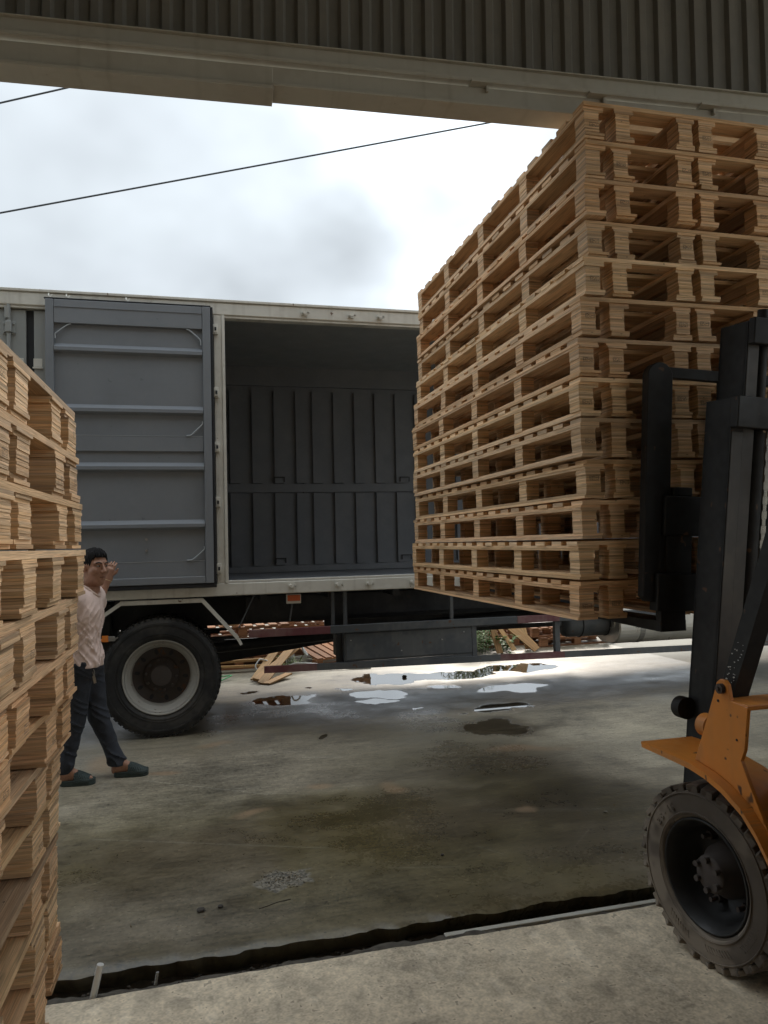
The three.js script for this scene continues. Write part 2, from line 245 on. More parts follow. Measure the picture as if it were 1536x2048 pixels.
const yardEdge = (x) => -3.245 + 0.05 * (fbm(x * 2.1 + 5, 1.5, 3) - 0.5) + 0.05 * (fbm(x * 9 + 2, 7.5, 3) - 0.5) + 0.045 * Math.pow(vn(x * 6.7 + 1, 2.5), 4) + 0.018 * Math.pow(vn(x * 19 + 1, 9.5), 3) + 0.010 * (vn(x * 49 + 8, 5.5) - 0.5) + (x > -0.5 && x < 0.9 ? 0.012 * Math.sin(x * 3) : 0);
const slabEdge = (x) => -3.072 + 0.014 * (fbm(x * 6 + 9, 3.3, 3) - 0.5);
function sheetFromRows(rows, uvf) { // rows: arrays of points of equal length
  const n = rows[0].length, pos = [], uv = [], idx = [];
  rows.forEach((r) => r.forEach((p) => { pos.push(...p); uv.push(...uvf(p)); }));
  for (let a = 0; a < rows.length - 1; a++) for (let i = 0; i < n - 1; i++) { const q = a * n + i; idx.push(q, q + 1, q + n, q + 1, q + n + 1, q + n); }
  const g = new THREE.BufferGeometry(); g.setAttribute('position', new THREE.Float32BufferAttribute(pos, 3)); g.setAttribute('uv', new THREE.Float32BufferAttribute(uv, 2)); g.setIndex(idx); g.computeVertexNormals();
  return g;
}
const yuv = (p) => [(p[0] - YX) / YS, (-p[2] - YZ) / YS];
{
  const xs = []; for (let x = -1.7; x <= 6.3001; x += 0.02) xs.push(x);
  const chip = (x) => 0.012 + 0.03 * Math.max(0, fbm(x * 5 + 3, 22.5, 3) - 0.45) * 2;
  const rows = [xs.map((x) => [x, -0.16, yardEdge(x) - 0.10]), xs.map((x) => [x, -0.028 - 0.014 * vn(x * 14, 3.3), yardEdge(x) - 0.004 - 0.012 * vn(x * 30, 8.1)]), xs.map((x) => [x, -0.55 * chip(x), yardEdge(x)]), xs.map((x) => [x, -0.001, yardEdge(x) - 0.008 - 0.8 * chip(x)]), xs.map((x) => [x, 0, yardEdge(x) - 0.05 - chip(x)]), xs.map((x) => [x, 0, -3.6]), xs.map((x) => [x, 0, -11.2])];
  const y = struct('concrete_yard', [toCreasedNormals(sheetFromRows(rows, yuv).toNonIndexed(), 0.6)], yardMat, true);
  // the rest of the yard, outside the view
  const plain = M([0.27, 0.255, 0.215], 0.7, { map: rep(groundMap, 0.25, 0.25) }); plain.color.setRGB(1, 1, 1);
  struct('concrete_yard_surround', [span(-14, -1.7, -0.12, -0.001, -3.25, -11.2), span(6.3, 16, -0.12, -0.001, -3.25, -11.2), span(-14, 16, -0.12, -0.001, -11.2, -30)], plain);
}
const slabMap = dataTex(1024, 1024, (i, j, o) => {
  const x = i / 1024, y = j / 1024, a = vn(x * 6, y * 6, 6, 6), b = vn(x * 22 + 4, y * 22, 22, 22), c = vn(x * 90, y * 90, 90, 90), d = vn(x * 256, y * 256), e = vn(x * 14 + 2, y * 14 + 6, 14, 14);
  let t = 0.86 + 0.30 * (a - 0.5) + 0.30 * (b - 0.5) + 0.30 * (c - 0.5) + 0.34 * (d - 0.5);
  const st = ss(0.62, 0.85, e * 0.6 + b * 0.4) * 0.35, sp = c > 0.93 ? 0.55 : 1, pale = ss(0.78, 0.9, vn(x * 34, y * 20 + 3, 34, 20)) * 0.2;
  o[0] = (0.66 * t * (1 - st) + pale * 0.4) * sp; o[1] = (0.555 * t * (1 - st) + pale * 0.38) * sp; o[2] = (0.405 * t * (1 - st) + pale * 0.33) * sp;
});
const slabBump = dataTex(512, 512, (i, j, o) => { const x = i / 512, y = j / 512; o[0] = o[1] = o[2] = 0.5 + 0.3 * (vn(x * 90, y * 90, 90, 90) - 0.5) + 0.35 * (vn(x * 30, y * 30, 30, 30) - 0.5) - (vn(x * 60, y * 60 + 3, 60, 60) > 0.93 ? 0.25 : 0); }, false);
{
  const xs = []; for (let x = -6; x <= 10.001; x += 0.025) xs.push(x);
  const rows = [xs.map((x) => [x, -0.16, slabEdge(x) + 0.006]), xs.map((x) => [x, -0.008 - 0.006 * vn(x * 20, 4.4), slabEdge(x)]), xs.map((x) => [x, 0, slabEdge(x) + 0.012 + 0.01 * vn(x * 17, 9.4)]), xs.map((x) => [x, 0, -2.5]), xs.map((x) => [x, 0, 12])].map((r) => r.reverse());
  struct('warehouse_floor', [toCreasedNormals(sheetFromRows(rows, (p) => [p[0] / 1.7, p[2] / 1.7]).toNonIndexed(), 0.6)], M([1, 1, 1], 0.72, { map: slabMap, bumpMap: rep(slabBump, 1.7, 1.7), bumpScale: 0.004 }), true);
  // dirt in the bottom of the drain slot
  const rnd = mulberry(5), zr = [-3.33, -3.28, -3.24, -3.2, -3.16, -3.12, -3.09, -3.05];
  const drows = zr.map((z, k) => xs.map((x) => [x, -0.125 + 0.05 * fbm(x * 7, z * 30, 4) + 0.085 * ss(-3.24, -3.08, z) + 0.012 * vn(x * 40, z * 90), z]));
  const dmap = dataTex(256, 256, (i, j, o) => { const a = fbm(i / 10, j / 10, 4); o[0] = 0.02 + 0.08 * a; o[1] = 0.017 + 0.068 * a; o[2] = 0.013 + 0.052 * a; });
  struct('drain_slot_dirt', [sheetFromRows(drows.reverse(), (p) => [p[0] / 0.6, p[2] / 0.6])], M([1, 1, 1], 0.95, { map: dmap }), true);
}
function stone(r, seed) { const g = new THREE.IcosahedronGeometry(1, 1), p = g.attributes.position, rn = mulberry(seed), ax = [0.7 + 0.6 * rn(), 0.45 + 0.3 * rn(), 0.7 + 0.6 * rn()]; for (let i = 0; i < p.count; i++) { const x = p.getX(i), y = p.getY(i), z = p.getZ(i), q = r * (0.75 + 0.5 * vn(x * 1.3 + seed * 3 + 9, y * 1.3 + z * 1.7 + 9)); p.setXYZ(i, x * q * ax[0], y * q * ax[1], z * q * ax[2]); } g.computeVertexNormals(); return g; }
{
  const rnd = mulberry(9), chipMat = M([0.20, 0.178, 0.14], 0.9), dirtMat = M([0.06, 0.05, 0.038], 0.95), m4 = new THREE.Matrix4(), q4 = new THREE.Quaternion(), e = new THREE.Euler(), col = new THREE.Color();
  const im = new THREE.InstancedMesh(stone(1, 3), chipMat, 420); im.name = 'gravel';
  for (let i = 0; i < 420; i++) { const a = rnd() * 6.283, q = 1.1 * Math.pow(rnd(), 0.7) * (0.6 + 0.6 * vn(a * 1.6 + 3, 4.5)), r = 0.0016 + 0.006 * rnd() * rnd() * rnd(); e.set(rnd() * 6, rnd() * 6, rnd() * 6); m4.compose(new THREE.Vector3(0.465 + 0.13 * q * Math.cos(a), r * 0.3, -3.83 + 0.12 * q * Math.sin(a)), q4.setFromEuler(e), new THREE.Vector3(r, r, r)); im.setMatrixAt(i, m4); const t = 0.3 + 1.2 * rnd(); im.setColorAt(i, col.setRGB(t, t * 0.97, t * 0.9)); }
  scene.add(tag(shadow(im), 'loose concrete gravel in the broken patch of the yard', 'gravel', null, 'stuff'));
  const im2 = new THREE.InstancedMesh(stone(1, 8), dirtMat, 900); im2.name = 'soil_crumbs';
  for (let i = 0; i < 900; i++) { const x = -0.9 + 3.9 * rnd(), r = 0.003 + 0.010 * rnd() * rnd(); e.set(rnd() * 6, rnd() * 6, rnd() * 6); m4.compose(new THREE.Vector3(x, -0.055 + 0.02 * rnd(), -3.17 + 0.09 * rnd()), q4.setFromEuler(e), new THREE.Vector3(r, r, r)); im2.setMatrixAt(i, m4); const t = 0.5 + 1.1 * rnd(); im2.setColorAt(i, col.setRGB(t, t, t)); }
  scene.add(tag(shadow(im2), 'dark soil crumbs lying in the drain slot', 'soil', null, 'stuff'));
  const peb = [[0.08, -3.62, 0.016, 'dark pebble on the yard left of the broken patch'], [0.165, -3.63, 0.010, 'smaller pebble just right of the dark pebble near the broken patch'], [1.30, -3.86, 0.010, 'pebble on the brown damp concrete right of the broken patch'], [2.42, -4.15, 0.009, 'pale chip on the damp concrete before the forklift wheel', 1], [2.62, -9.0, 0.03, 'dark lump in the puddle below the truck toolbox']];
  for (const [x, z, r, label, pale] of peb) tag(part('pebble', [stone(r, Math.round(x * 100) + 500).translate(x, r * 0.45, z)], pale ? chipMat : M([0.05, 0.043, 0.036], 0.9), scene), label, 'pebble', 'pebbles on the yard');
  const im3 = new THREE.InstancedMesh(new THREE.BoxGeometry(1, 0.25, 0.22), M([0.40, 0.30, 0.18], 0.85), 160); im3.name = 'wood_splinters';
  for (let i = 0; i < 160; i++) { const x = -0.6 + 4.4 * rnd(), z = -3.35 - 5.5 * rnd() * rnd(), r = 0.004 + 0.018 * rnd() * rnd() * rnd(); e.set(0, rnd() * 6.3, 0); m4.compose(new THREE.Vector3(x, r * 0.12, z), q4.setFromEuler(e), new THREE.Vector3(r, r * 0.7, r * 0.8)); im3.setMatrixAt(i, m4); const t = 0.15 + 1.1 * rnd(); im3.setColorAt(i, col.setRGB(t, t, t)); }
  scene.add(tag(shadow(im3), 'tiny wood splinters and grit scattered over the yard', 'splinters', null, 'stuff'));
  // twigs and chips in the yard cracks
  tag(part('concrete_crack', [tube([[0.33, 0.0005, -3.56], [0.37, 0.001, -3.575], [0.42, 0.0005, -3.60], [0.48, 0.001, -3.61]], 0.0022, 12, 5)], dirtMat, scene), 'thin dirt-filled crack in the concrete below the broken patch', 'crack', null, 'structure');
}
// steel bits in the drain slot
{
  const t = thing('steel_door_rail', 'pale flat steel rail lying in the drain slot beside the forklift wheel', 'rail', [1.05, -0.02, -3.105]);
  part('rail_bar', [rspan(1.05, 3.4, -0.022, -0.006, -3.122, -3.092, 0.003)], P.lintel, t); part('rail_lip', [span(1.05, 3.4, -0.06, -0.022, -3.096, -3.092)], P.steel, t);
  const p = thing('steel_pipe_stub', 'short bright steel pipe standing in the drain slot by the left pallet stack', 'pipe', [-0.325, -0.02, -3.09]);
  part('pipe', [rod([-0.325, -0.04, -3.09], [-0.293, 0.10, -3.085], 0.0125, 20)], M([0.62, 0.61, 0.58], 0.35, { metalness: 0.25 }), p); part('tip', [rod([-0.3268, -0.045, -3.09], [-0.321, -0.02, -3.089], 0.009, 14)], P.steel, p);
  const b = thing('threaded_bolt', 'small threaded bolt poking out of the drain slot right of the steel pipe', 'bolt', [-0.1, 0, -3.085]);
  const th = []; for (let k = 0; k < 9; k++) th.push(cyl(0.0062, 0.0048, 0.005, 'y', -0.1 + k * 0.0009, -0.005 + k * 0.0052, -3.085, 10)); part('thread', th, P.steel, b);
}
// ---------------------------------------------------------------- warehouse front: corrugated wall above the door, lintel, roof
{
  const A = [-0.72, -3.684], B = [1.86, -3.484], ang = Math.atan2(B[1] - A[1], B[0] - A[0]);          // line of the door head in plan
  const piv = new THREE.Group(); const wall = thing('corrugated_wall', 'dark corrugated metal wall hanging above the warehouse door', 'wall', [A[0], 3.785, A[1]]);
  wall.rotation.set(0, -ang, -0.0125);
  const loc = (name, geos, m, parent = wall, label) => { const g = metreUV(merge(geos)); const o = shadow(new THREE.Mesh(g, m)); o.name = name; parent.add(o); if (label) o.userData.label = label; return o; };
  const sheetGeo = (n, y0, y1) => { // trapezoid ribs, pitch 0.105
    const pts = []; const pitch = 0.105; for (let k = 0; k < n; k++) { const x = k * pitch; pts.push([x, 0], [x + 0.042, 0], [x + 0.056, 0.024], [x + 0.09, 0.024]); } pts.push([n * pitch, 0], [n * pitch + 0.035, 0.0]);
    const rows = [y1, y0].map((y) => pts.map(([x, z]) => [x, y, z])); return toCreasedNormals(sheetFromRows(rows, (p) => [p[0], p[1]]).toNonIndexed(), 0.2);
  };
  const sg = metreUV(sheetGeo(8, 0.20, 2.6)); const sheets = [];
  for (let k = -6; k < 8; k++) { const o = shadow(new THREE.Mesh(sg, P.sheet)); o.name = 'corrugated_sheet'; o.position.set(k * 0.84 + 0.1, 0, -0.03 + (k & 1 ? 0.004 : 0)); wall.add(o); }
  // upper girt, open channel facing the room, and the door head below it
  loc('girt', [rspan(-5.2, 7.2, 0.125, 0.215, 0.02, 0.028, 0.003), rspan(-5.2, 7.2, 0.213, 0.219, -0.0, 0.05, 0.002), rspan(-5.2, 7.2, 0.118, 0.124, 0.0, 0.06, 0.002), rspan(-5.2, 7.2, 0.124, 0.138, 0.054, 0.060, 0.002)], P.lintel);
  loc('door_head', [rspan(1.187, 7.2, 0.015, 0.108, -0.09, 0.03, 0.004), rspan(1.187, 7.2, 0.0, 0.015, -0.09, 0.06, 0.003)], P.lintel);
  loc('door_head', [rspan(-5.2, 1.19, 0.0, 0.106, -0.09, 0.032, 0.004), rspan(-5.2, 1.19, -0.018, -0.0, -0.09, 0.062, 0.003)], P.lintel);
  for (let k = 0; k < 5; k++) loc('bracket', [bx(0.10, 0.012, 0.05, 2.2 + 0.62 * k, 0.115, 0.05), bx(0.012, 0.04, 0.02, 2.24 + 0.62 * k, 0.10, 0.04)], P.lintel);
  struct('warehouse_roof', [span(-9, 7.4, 6.3, 6.4, -3.7, 5.0)], P.lintel);
  struct('warehouse_side_wall', [span(-9.1, -9, -0.1, 6.3, -3.7, 5.0)], P.lintel); struct('warehouse_back_wall', [span(-9, 3.6, -0.1, 6.3, 5.0, 5.1), span(3.6, 7.4, 5.0, 6.3, 5.0, 5.1)], P.lintel);      // unseen back wall; open gate added to let fill light in from behind
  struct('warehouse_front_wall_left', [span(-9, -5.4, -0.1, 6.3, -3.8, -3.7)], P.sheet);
  struct('warehouse_post', [span(7.1, 7.4, -0.1, 6.3, -3.5, -3.2), span(7.1, 7.4, -0.1, 6.3, 4.7, 5.0)], P.lintel);       // unseen right side left open to bring light onto the left stack
}
// overhead cables
{
  const cm = M([0.03, 0.035, 0.04], 0.6);
  const cable = (p, q, label) => { const a = new THREE.Vector3(...p), b = new THREE.Vector3(...q), pts = []; for (let k = -3; k <= 6; k++) { const t = k / 1, v = a.clone().lerp(b, t * 0.6); v.y += 0.0045 * Math.pow(k - 1, 2) - 0.012; pts.push(v.toArray()); } tag(part('overhead_cable', [tube(pts, 0.013, 120, 6)], cm, scene), label, 'cable', 'overhead cables'); };
  cable([-2.407, 6.518, -12], [5.214, 8.755, -12], 'long black cable crossing the sky from left to the pallet stack');
  cable([-2.401, 8.141, -12], [2.2, 9.9, -12], 'short stretch of black cable in the upper left corner of the sky');
}
// ---------------------------------------------------------------- pallets: deck boards on packs of plywood strips
const stampMats = [0, 1, 2, 3, 4, 5].map((s) => {
  const c = document.createElement('canvas'); c.width = 192; c.height = 96; const x = c.getContext('2d'), r = mulberry(400 + s);
  x.fillStyle = '#000'; x.fillRect(0, 0, 192, 96); x.strokeStyle = x.fillStyle = '#fff'; x.lineWidth = 5;
  x.strokeRect(14, 14, 164, 68); x.beginPath(); x.moveTo(58, 14); x.lineTo(58, 82); x.stroke();
  for (let row = 0; row < 2; row++) for (let k = 0; k < 6; k++) { if (r() < 0.15) continue; const px = 68 + k * 18, py = 24 + row * 30; x.lineWidth = 4 + 2 * r(); x.beginPath(); x.moveTo(px, py + 20 * r()); for (let q = 0; q < 3; q++) x.lineTo(px + 12 * r(), py + 22 * r()); x.stroke(); }
  x.beginPath(); x.ellipse(36, 46, 11, 22, 0.2, 0, 5.2); x.stroke();
  x.fillStyle = '#000'; for (let k = 0; k < 60; k++) x.fillRect(192 * r(), 96 * r(), 4 + 10 * r(), 1 + 3 * r());
  const t = new THREE.CanvasTexture(c); t.colorSpace = THREE.NoColorSpace; return M([0.05, 0.042, 0.04], 0.9, { alphaMap: t, transparent: true });
});
const stampGeo = new THREE.PlaneGeometry(0.054, 0.027);
function woodTone(r) { const t = 0.70 + 0.38 * r(), w = r(); return [t, t * (0.94 + 0.08 * w), t * (0.84 + 0.24 * w)]; }
function ply(w, h, d, n, r, jag, grain) { // a pack of n strips, uneven ends; grain axis 2 (z)
  const list = [], t = h / n; let shift = (r() - 0.5) * jag;
  for (let k = 0; k < n; k++) {
    if (r() < 0.3) shift = (r() - 0.5) * jag * 2;
    const ww = w + (r() - 0.5) * jag * 1.2, dd = d + (r() - 0.5) * jag * 2.2, g = bx(ww, t * (0.955 - 0.045 * r()), dd, shift + (r() - 0.5) * jag * 0.5, -h / 2 + (k + 0.5) * t, (r() - 0.5) * jag * 1.4).toNonIndexed();
    const c = woodTone(r), dk = r() < 0.18 ? 0.74 : 1; grainUV(g, 2, r() * 3, r() * 3); tint(g, c[0] * dk, c[1] * dk, c[2] * dk); list.push(g);
  }
  return merge(list);
}
function boardGeo(w, h, d, axis, r) { const dk = r() < 0.2 ? 0.72 : 1, g0 = bx(w, h, d).toNonIndexed(); grainUV(g0, axis, r() * 5, r() * 5); const c = woodTone(r); return tint(g0, c[0] * dk, c[1] * dk, c[2] * dk); }
function palletKit(o, seed) { // geometry variants shared by every pallet of a stack
  const r = mulberry(seed), k = { ...o };
  k.blocks = []; for (let i = 0; i < 10; i++) k.blocks.push(ply(o.bw, o.bh, o.bl, o.plies, r, 0.0019));
  k.decks = []; for (let i = 0; i < 8; i++) k.decks.push(boardGeo(o.W - 0.004 * r(), o.dh, o.dw + 0.006 * (r() - 0.5), 0, r));
  k.caps = []; for (let i = 0; i < 6; i++) k.caps.push(ply(o.cw + 0.012 * (r() - 0.5), o.ch, o.L - 0.01, 2, r, 0.005));
  k.skids = []; for (let i = 0; i < 6; i++) k.skids.push(ply(o.cw + 0.012 * (r() - 0.5), o.sh, o.L - 0.01, 2, r, 0.006));
  return k;
}
function pallet(kit, legs, label, group, seed, faceEnds) {
  const off = (kit.cw - kit.bw) / 2 * 0.9, r = mulberry(seed), wd = woods[Math.floor(r() * 4)], p = thing('wooden_pallet', label, 'pallet', [0, 0, 0], group), pick = (a) => a[Math.floor(r() * a.length)];
  const put = (name, g, x, y, z, ry = 0, parent = p) => { const m = shadow(new THREE.Mesh(g, wd)); m.name = name; m.position.set(x, y, z); m.rotation.y = ry; parent.add(m); return m; };
  const yB = kit.sh + kit.bh / 2, yC = kit.sh + kit.bh + kit.ch / 2, yD = kit.sh + kit.bh + kit.ch + kit.dh / 2;
  for (const [li, lx] of legs.entries()) { const flush = kit.flush ? [-1, -1, 0, -1, 0, 0, 0, 1][li] * off : 0;
    const dx = (r() - 0.5) * 0.012;
    put('skid', pick(kit.skids), lx + dx, kit.sh / 2, -kit.L / 2 + (r() - 0.5) * 0.012, (r() - 0.5) * 0.004);
    put('stringer', pick(kit.caps), lx + dx, yC, -kit.L / 2 + (r() - 0.5) * 0.012, (r() - 0.5) * 0.004);
    for (let b = 0; b < kit.nb; b++) {
      const z = -(kit.bl / 2 + 0.004) - b * (kit.L - kit.bl - 0.008) / (kit.nb - 1) + (r() - 0.5) * 0.008;
      const m = put('block', pick(kit.blocks), lx + dx + flush + (r() - 0.5) * 0.006, yB, z, (r() < 0.5 ? Math.PI : 0) + (r() - 0.5) * 0.03);
      if (b === 0 && r() < 0.62) { const s = new THREE.Mesh(stampGeo, stampMats[Math.floor(r() * 6)]); s.name = 'ink_stamp'; const f = Math.cos(m.rotation.y) > 0 ? 1 : -1; s.position.set((r() - 0.5) * 0.012 * f, (r() - 0.6) * 0.03, (kit.bl / 2 + 0.0075) * f); if (f < 0) s.rotation.y = Math.PI; m.add(s); }
    }
  }
  for (let i = 0; i < kit.nd; i++) put('deck_board', pick(kit.decks), kit.W / 2 + (r() - 0.5) * 0.012, yD, -(kit.dw / 2 + 0.004) - i * (kit.L - kit.dw - 0.008) / (kit.nd - 1) + (r() - 0.5) * 0.012, (r() - 0.5) * 0.004);
  return p;
}
const ORD = ['topmost', 'second', 'third', 'fourth', 'fifth', 'sixth', 'seventh', 'eighth', 'ninth', 'tenth', 'eleventh', 'twelfth', 'lowest'];
const nth = (i) => (i === 0 ? 'topmost' : i === 12 ? 'lowest' : ORD[i] + ' from the top');
{ // load on the forks
  const kit = palletKit({ W: 1.55, L: 2.6, dh: 0.019, dw: 0.10, nd: 16, bw: 0.074, bh: 0.107, bl: 0.09, plies: 13, nb: 5, flush: true, cw: 0.10, ch: 0.024, sh: 0.026 }, 11);
  const legs = [0.05, 0.205, 0.54, 0.672, 0.99, 1.12, 1.36, 1.495];
  const X = [1.862, 1.855, 1.839, 1.853, 1.815, 1.797, 1.787, 1.780, 1.774, 1.803, 1.786, 1.771, 1.777], r = mulberry(21);
  const dz = [0, 0, 0.01, -0.01, 0.02, 0.01, 0, 0.01, 0.02, -0.01, -0.03, -0.04, -0.06];
  for (let i = 0; i < 13; i++) {
    const p = pallet(kit, legs, `${nth(i)} plywood pallet in the raised stack on the forks`, 'pallets in the stack lifted by the forklift', 100 + i);
    const k = 12 - i, near = 1.243 + k * 0.1868, far = 1.257 + k * 0.1793, tilt = Math.atan2(far - near, 2.6);
    p.position.set(X[i], near, -3.15 + dz[i]); p.rotation.set(tilt, (r() - 0.5) * 0.008, (r() - 0.5) * 0.003);
  }
}
{ // stack on the warehouse floor at the left
  const kit = palletKit({ W: 1.78, L: 1.5, dh: 0.020, dw: 0.09, nd: 10, bw: 0.135, bh: 0.092, bl: 0.38, plies: 12, nb: 3, cw: 0.172, ch: 0.022, sh: 0.024 }, 31);
  const LP = [[0.09, 0.345, 0.83, 1.035, 1.45, 1.66], [0.10, 0.56, 0.92, 1.25, 1.66], [0.09, 0.32, 0.86, 1.10, 1.66]];        // measured back from the far end
  const X = [-0.340, -0.334, -0.328, -0.315, -0.332, -0.340, -0.361, -0.395, -0.408, -0.412, -0.410, -0.406, -0.445], type = [0, 0, 0, 1, 0, 0, 2, 2, 2, 2, 2, 2, 2], r = mulberry(61);
  const yaw = [0.005, 0.0, -0.006, 0.012, 0.02, 0.012, -0.008, 0.0, -0.01, 0.006, 0.008, -0.006, 0.008].map((v) => v - 0.045), dz = [0.02, 0, -0.01, -0.02, 0.05, 0.06, 0.02, 0.03, 0.0, 0.02, 0.0, -0.03, 0.04];
  for (let i = 0; i < 13; i++) {
    const p = pallet(kit, LP[type[i]].map((v) => 1.78 - v), `${nth(i)} plywood pallet in the floor stack at the left edge`, 'pallets in the stack on the warehouse floor', 300 + i);
    const a = Math.PI / 2 + yaw[i];
    p.rotation.y = a; p.position.set(X[i] + Math.sin(yaw[i]) * 0, 0.002 + (12 - i) * 0.1625, -2.95 + dz[i] + 1.78); 
    p.position.x += 1.78 * Math.sin(yaw[i]);            // keep the far corner where it stands
  }
}
// ---------------------------------------------------------------- box truck
function wheelTyre(R, rIn, w, seg = 72) { // lathe profile about y, outer face at +w/2
  const h = w / 2;
  return [[rIn, h * 0.72], [rIn + 0.012, h * 0.80], [rIn + 0.03, h * 0.86], [rIn + 0.05, h * 0.93], [rIn + 0.052, h * 0.97], [rIn + 0.06, h * 0.97], [rIn + 0.062, h * 0.95], [(rIn + R) / 2, h * 1.0], [R - 0.055, h * 0.97], [R - 0.05, h * 0.985], [R - 0.042, h * 0.985], [R - 0.04, h * 0.95], [R - 0.025, h * 0.90], [R - 0.012, h * 0.84], [R - 0.010, h * 0.5], [R - 0.010, -h * 0.5], [R - 0.012, -h * 0.84], [R - 0.04, -h * 0.95], [(rIn + R) / 2, -h], [rIn + 0.03, -h * 0.86], [rIn, -h * 0.72]];
}
{
  const T = thing('box_truck', 'pale grey box truck parked across the yard with its side door folded open', 'truck', [-0.15, 0, -7.1]);
  const x0 = -3.3, x1 = 9.0, zf = -6.95, zb = -9.42;
  const pt = (n, g, m, par = T, l) => part(n, g, m, par, l);
  // body shell
  pt('roof', [span(x0, x1, 3.795, 3.822, zf - 0.02, zb)], P.box);
  const tr = pt('top_rail', [rspan(x0, x1, 3.685, 3.80, zf, zf - 0.12, 0.012), rspan(x0, x1, 3.80, 3.826, zf + 0.012, zf - 0.06, 0.006), rspan(x0, x1, 3.664, 3.685, zf - 0.012, zf - 0.1, 0.004)], P.frame);
  const sill = pt('sill_beam', [rspan(x0, x1, 1.19, 1.302, zf, zf - 0.10, 0.01)], P.frame);
  const sl = pt('threshold', [rspan(0.43, 3.1, 1.303, 1.322, zf - 0.006, zf - 0.1, 0.004)], P.frame, T, 'worn chipped threshold strip');
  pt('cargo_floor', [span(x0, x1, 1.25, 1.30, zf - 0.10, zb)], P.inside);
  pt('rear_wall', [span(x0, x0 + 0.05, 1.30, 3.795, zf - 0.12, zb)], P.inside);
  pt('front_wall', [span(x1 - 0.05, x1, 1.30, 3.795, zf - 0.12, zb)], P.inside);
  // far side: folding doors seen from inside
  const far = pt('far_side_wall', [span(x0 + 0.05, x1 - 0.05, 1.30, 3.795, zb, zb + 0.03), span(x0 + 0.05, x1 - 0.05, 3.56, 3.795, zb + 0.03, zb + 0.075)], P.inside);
  const strip = span(0, 0.115, 1.385, 2.255, zb + 0.03, zb + 0.066), strip2 = span(0, 0.115, 2.375, 3.50, zb + 0.03, zb + 0.066);
  for (let k = -7; k < 30; k++) { const x = 0.62 + k * 0.265 + (k >= 4 ? -0.06 : 0); if (x < x0 + 0.1 || x > x1 - 0.2) continue; for (const s of [strip, strip2]) part('raised_panel', [s.clone().translate(x, 0, 0)], P.inside, far); }
  part('mid_rail', [span(x0 + 0.05, x1 - 0.05, 2.265, 2.365, zb + 0.03, zb + 0.07)], P.inside, far); part('foot_rail', [span(x0 + 0.05, x1 - 0.05, 1.305, 1.375, zb + 0.03, zb + 0.07)], P.inside, far);
  for (const x of [1.14, 2.72]) for (const y of [1.46, 2.44]) part('latch_pocket', [span(x, x + 0.13, y, y + 0.012, zb + 0.067, zb + 0.082), span(x, x + 0.012, y - 0.05, y, zb + 0.067, zb + 0.08), span(x + 0.118, x + 0.13, y - 0.05, y, zb + 0.067, zb + 0.08)], P.chassis, far);
  part('door_seam', [span(1.492, 1.508, 1.39, 3.50, zb + 0.031, zb + 0.036)], gasket, far);
  // posts of the side opening
  pt('door_post', [rspan(0.335, 0.405, 1.302, 3.685, zf - 0.004, zf - 0.11, 0.006), rspan(0.405, 0.432, 1.302, 3.685, zf + 0.006, zf - 0.11, 0.004)], P.frame);
  pt('door_post', [rspan(3.10, 3.20, 1.302, 3.685, zf - 0.004, zf - 0.11, 0.006)], P.frame);
  for (const y of [3.549, 2.984, 2.499, 2.013, 1.432]) { const h = pt('hinge', [rspan(0.328, 0.372, y - 0.045, y + 0.045, zf - 0.004, zf + 0.03, 0.004), rspan(0.334, 0.366, y - 0.032, y + 0.030, zf + 0.03, zf + 0.038, 0.002)], P.frame); part('hinge_pin', [cyl(0.009, 0.009, 0.11, 'y', 0.325, y, zf + 0.022, 10), bx(0.016, 0.03, 0.006, 0.350, y, zf + 0.0385)], gasket, h); }
  for (const [x, y, par] of [[0.985, 1.255, sill], [1.41, 1.252, sill], [1.70, 1.25, sill], [-0.66, 1.262, sill], [2.12, 1.25, sill], [2.62, 1.25, sill], [1.15, 3.735, tr], [1.585, 3.735, tr], [1.86, 3.735, tr]]) part('rope_hook', [bx(0.055, 0.032, 0.012, x, y, zf + 0.006), cyl(0.013, 0.016, 0.05, 'z', x - 0.01, y + 0.004, zf + 0.03, 12), bx(0.05, 0.014, 0.014, x + 0.012, y - 0.006, zf + 0.05), bx(0.02, 0.03, 0.014, x + 0.03, y + 0.006, zf + 0.05)], P.frame, par);
  for (const x of [-0.88, -0.40, -1.02]) part('rope_hook', [tube([[x, 3.79, zf + 0.014], [x + 0.004, 3.765, zf + 0.04], [x + 0.02, 3.75, zf + 0.045], [x + 0.03, 3.775, zf + 0.04]], 0.006, 12, 6)], P.frame, tr);
  // closed leaf at the rear, with a lock rod
  const cl = pt('closed_door', [rspan(x0, -1.205, 1.315, 3.655, zf - 0.04, zf - 0.075, 0.006), span(x0, 0.335, 1.305, 3.68, zf - 0.085, zf - 0.105)], P.box);
  const cl2 = pt('closed_door', [rspan(-1.145, 0.31, 1.315, 3.655, zf - 0.04, zf - 0.075, 0.006)], P.box);
  part('gap_seal', [span(-1.205, -1.145, 1.32, 3.66, zf - 0.074, zf - 0.084)], gasket, cl);
  const lr = pt('lock_rod', [cyl(0.016, 0.016, 2.4, 'y', -1.335, 2.49, zf - 0.015, 12), cyl(0.023, 0.023, 0.1, 'y', -1.345, 3.62, zf - 0.012, 12)], P.box);
  part('rod_bracket', [rspan(-1.385, -1.285, 3.44, 3.55, zf - 0.04, zf - 0.028, 0.004), rspan(-1.36, -1.31, 3.45, 3.545, zf - 0.03, zf + 0.012, 0.008), ...[[-1.372, 3.53], [-1.298, 3.53], [-1.372, 3.46], [-1.298, 3.46]].map(([x, y]) => cyl(0.009, 0.009, 0.012, 'z', x, y, zf - 0.022, 8))], P.box, lr);
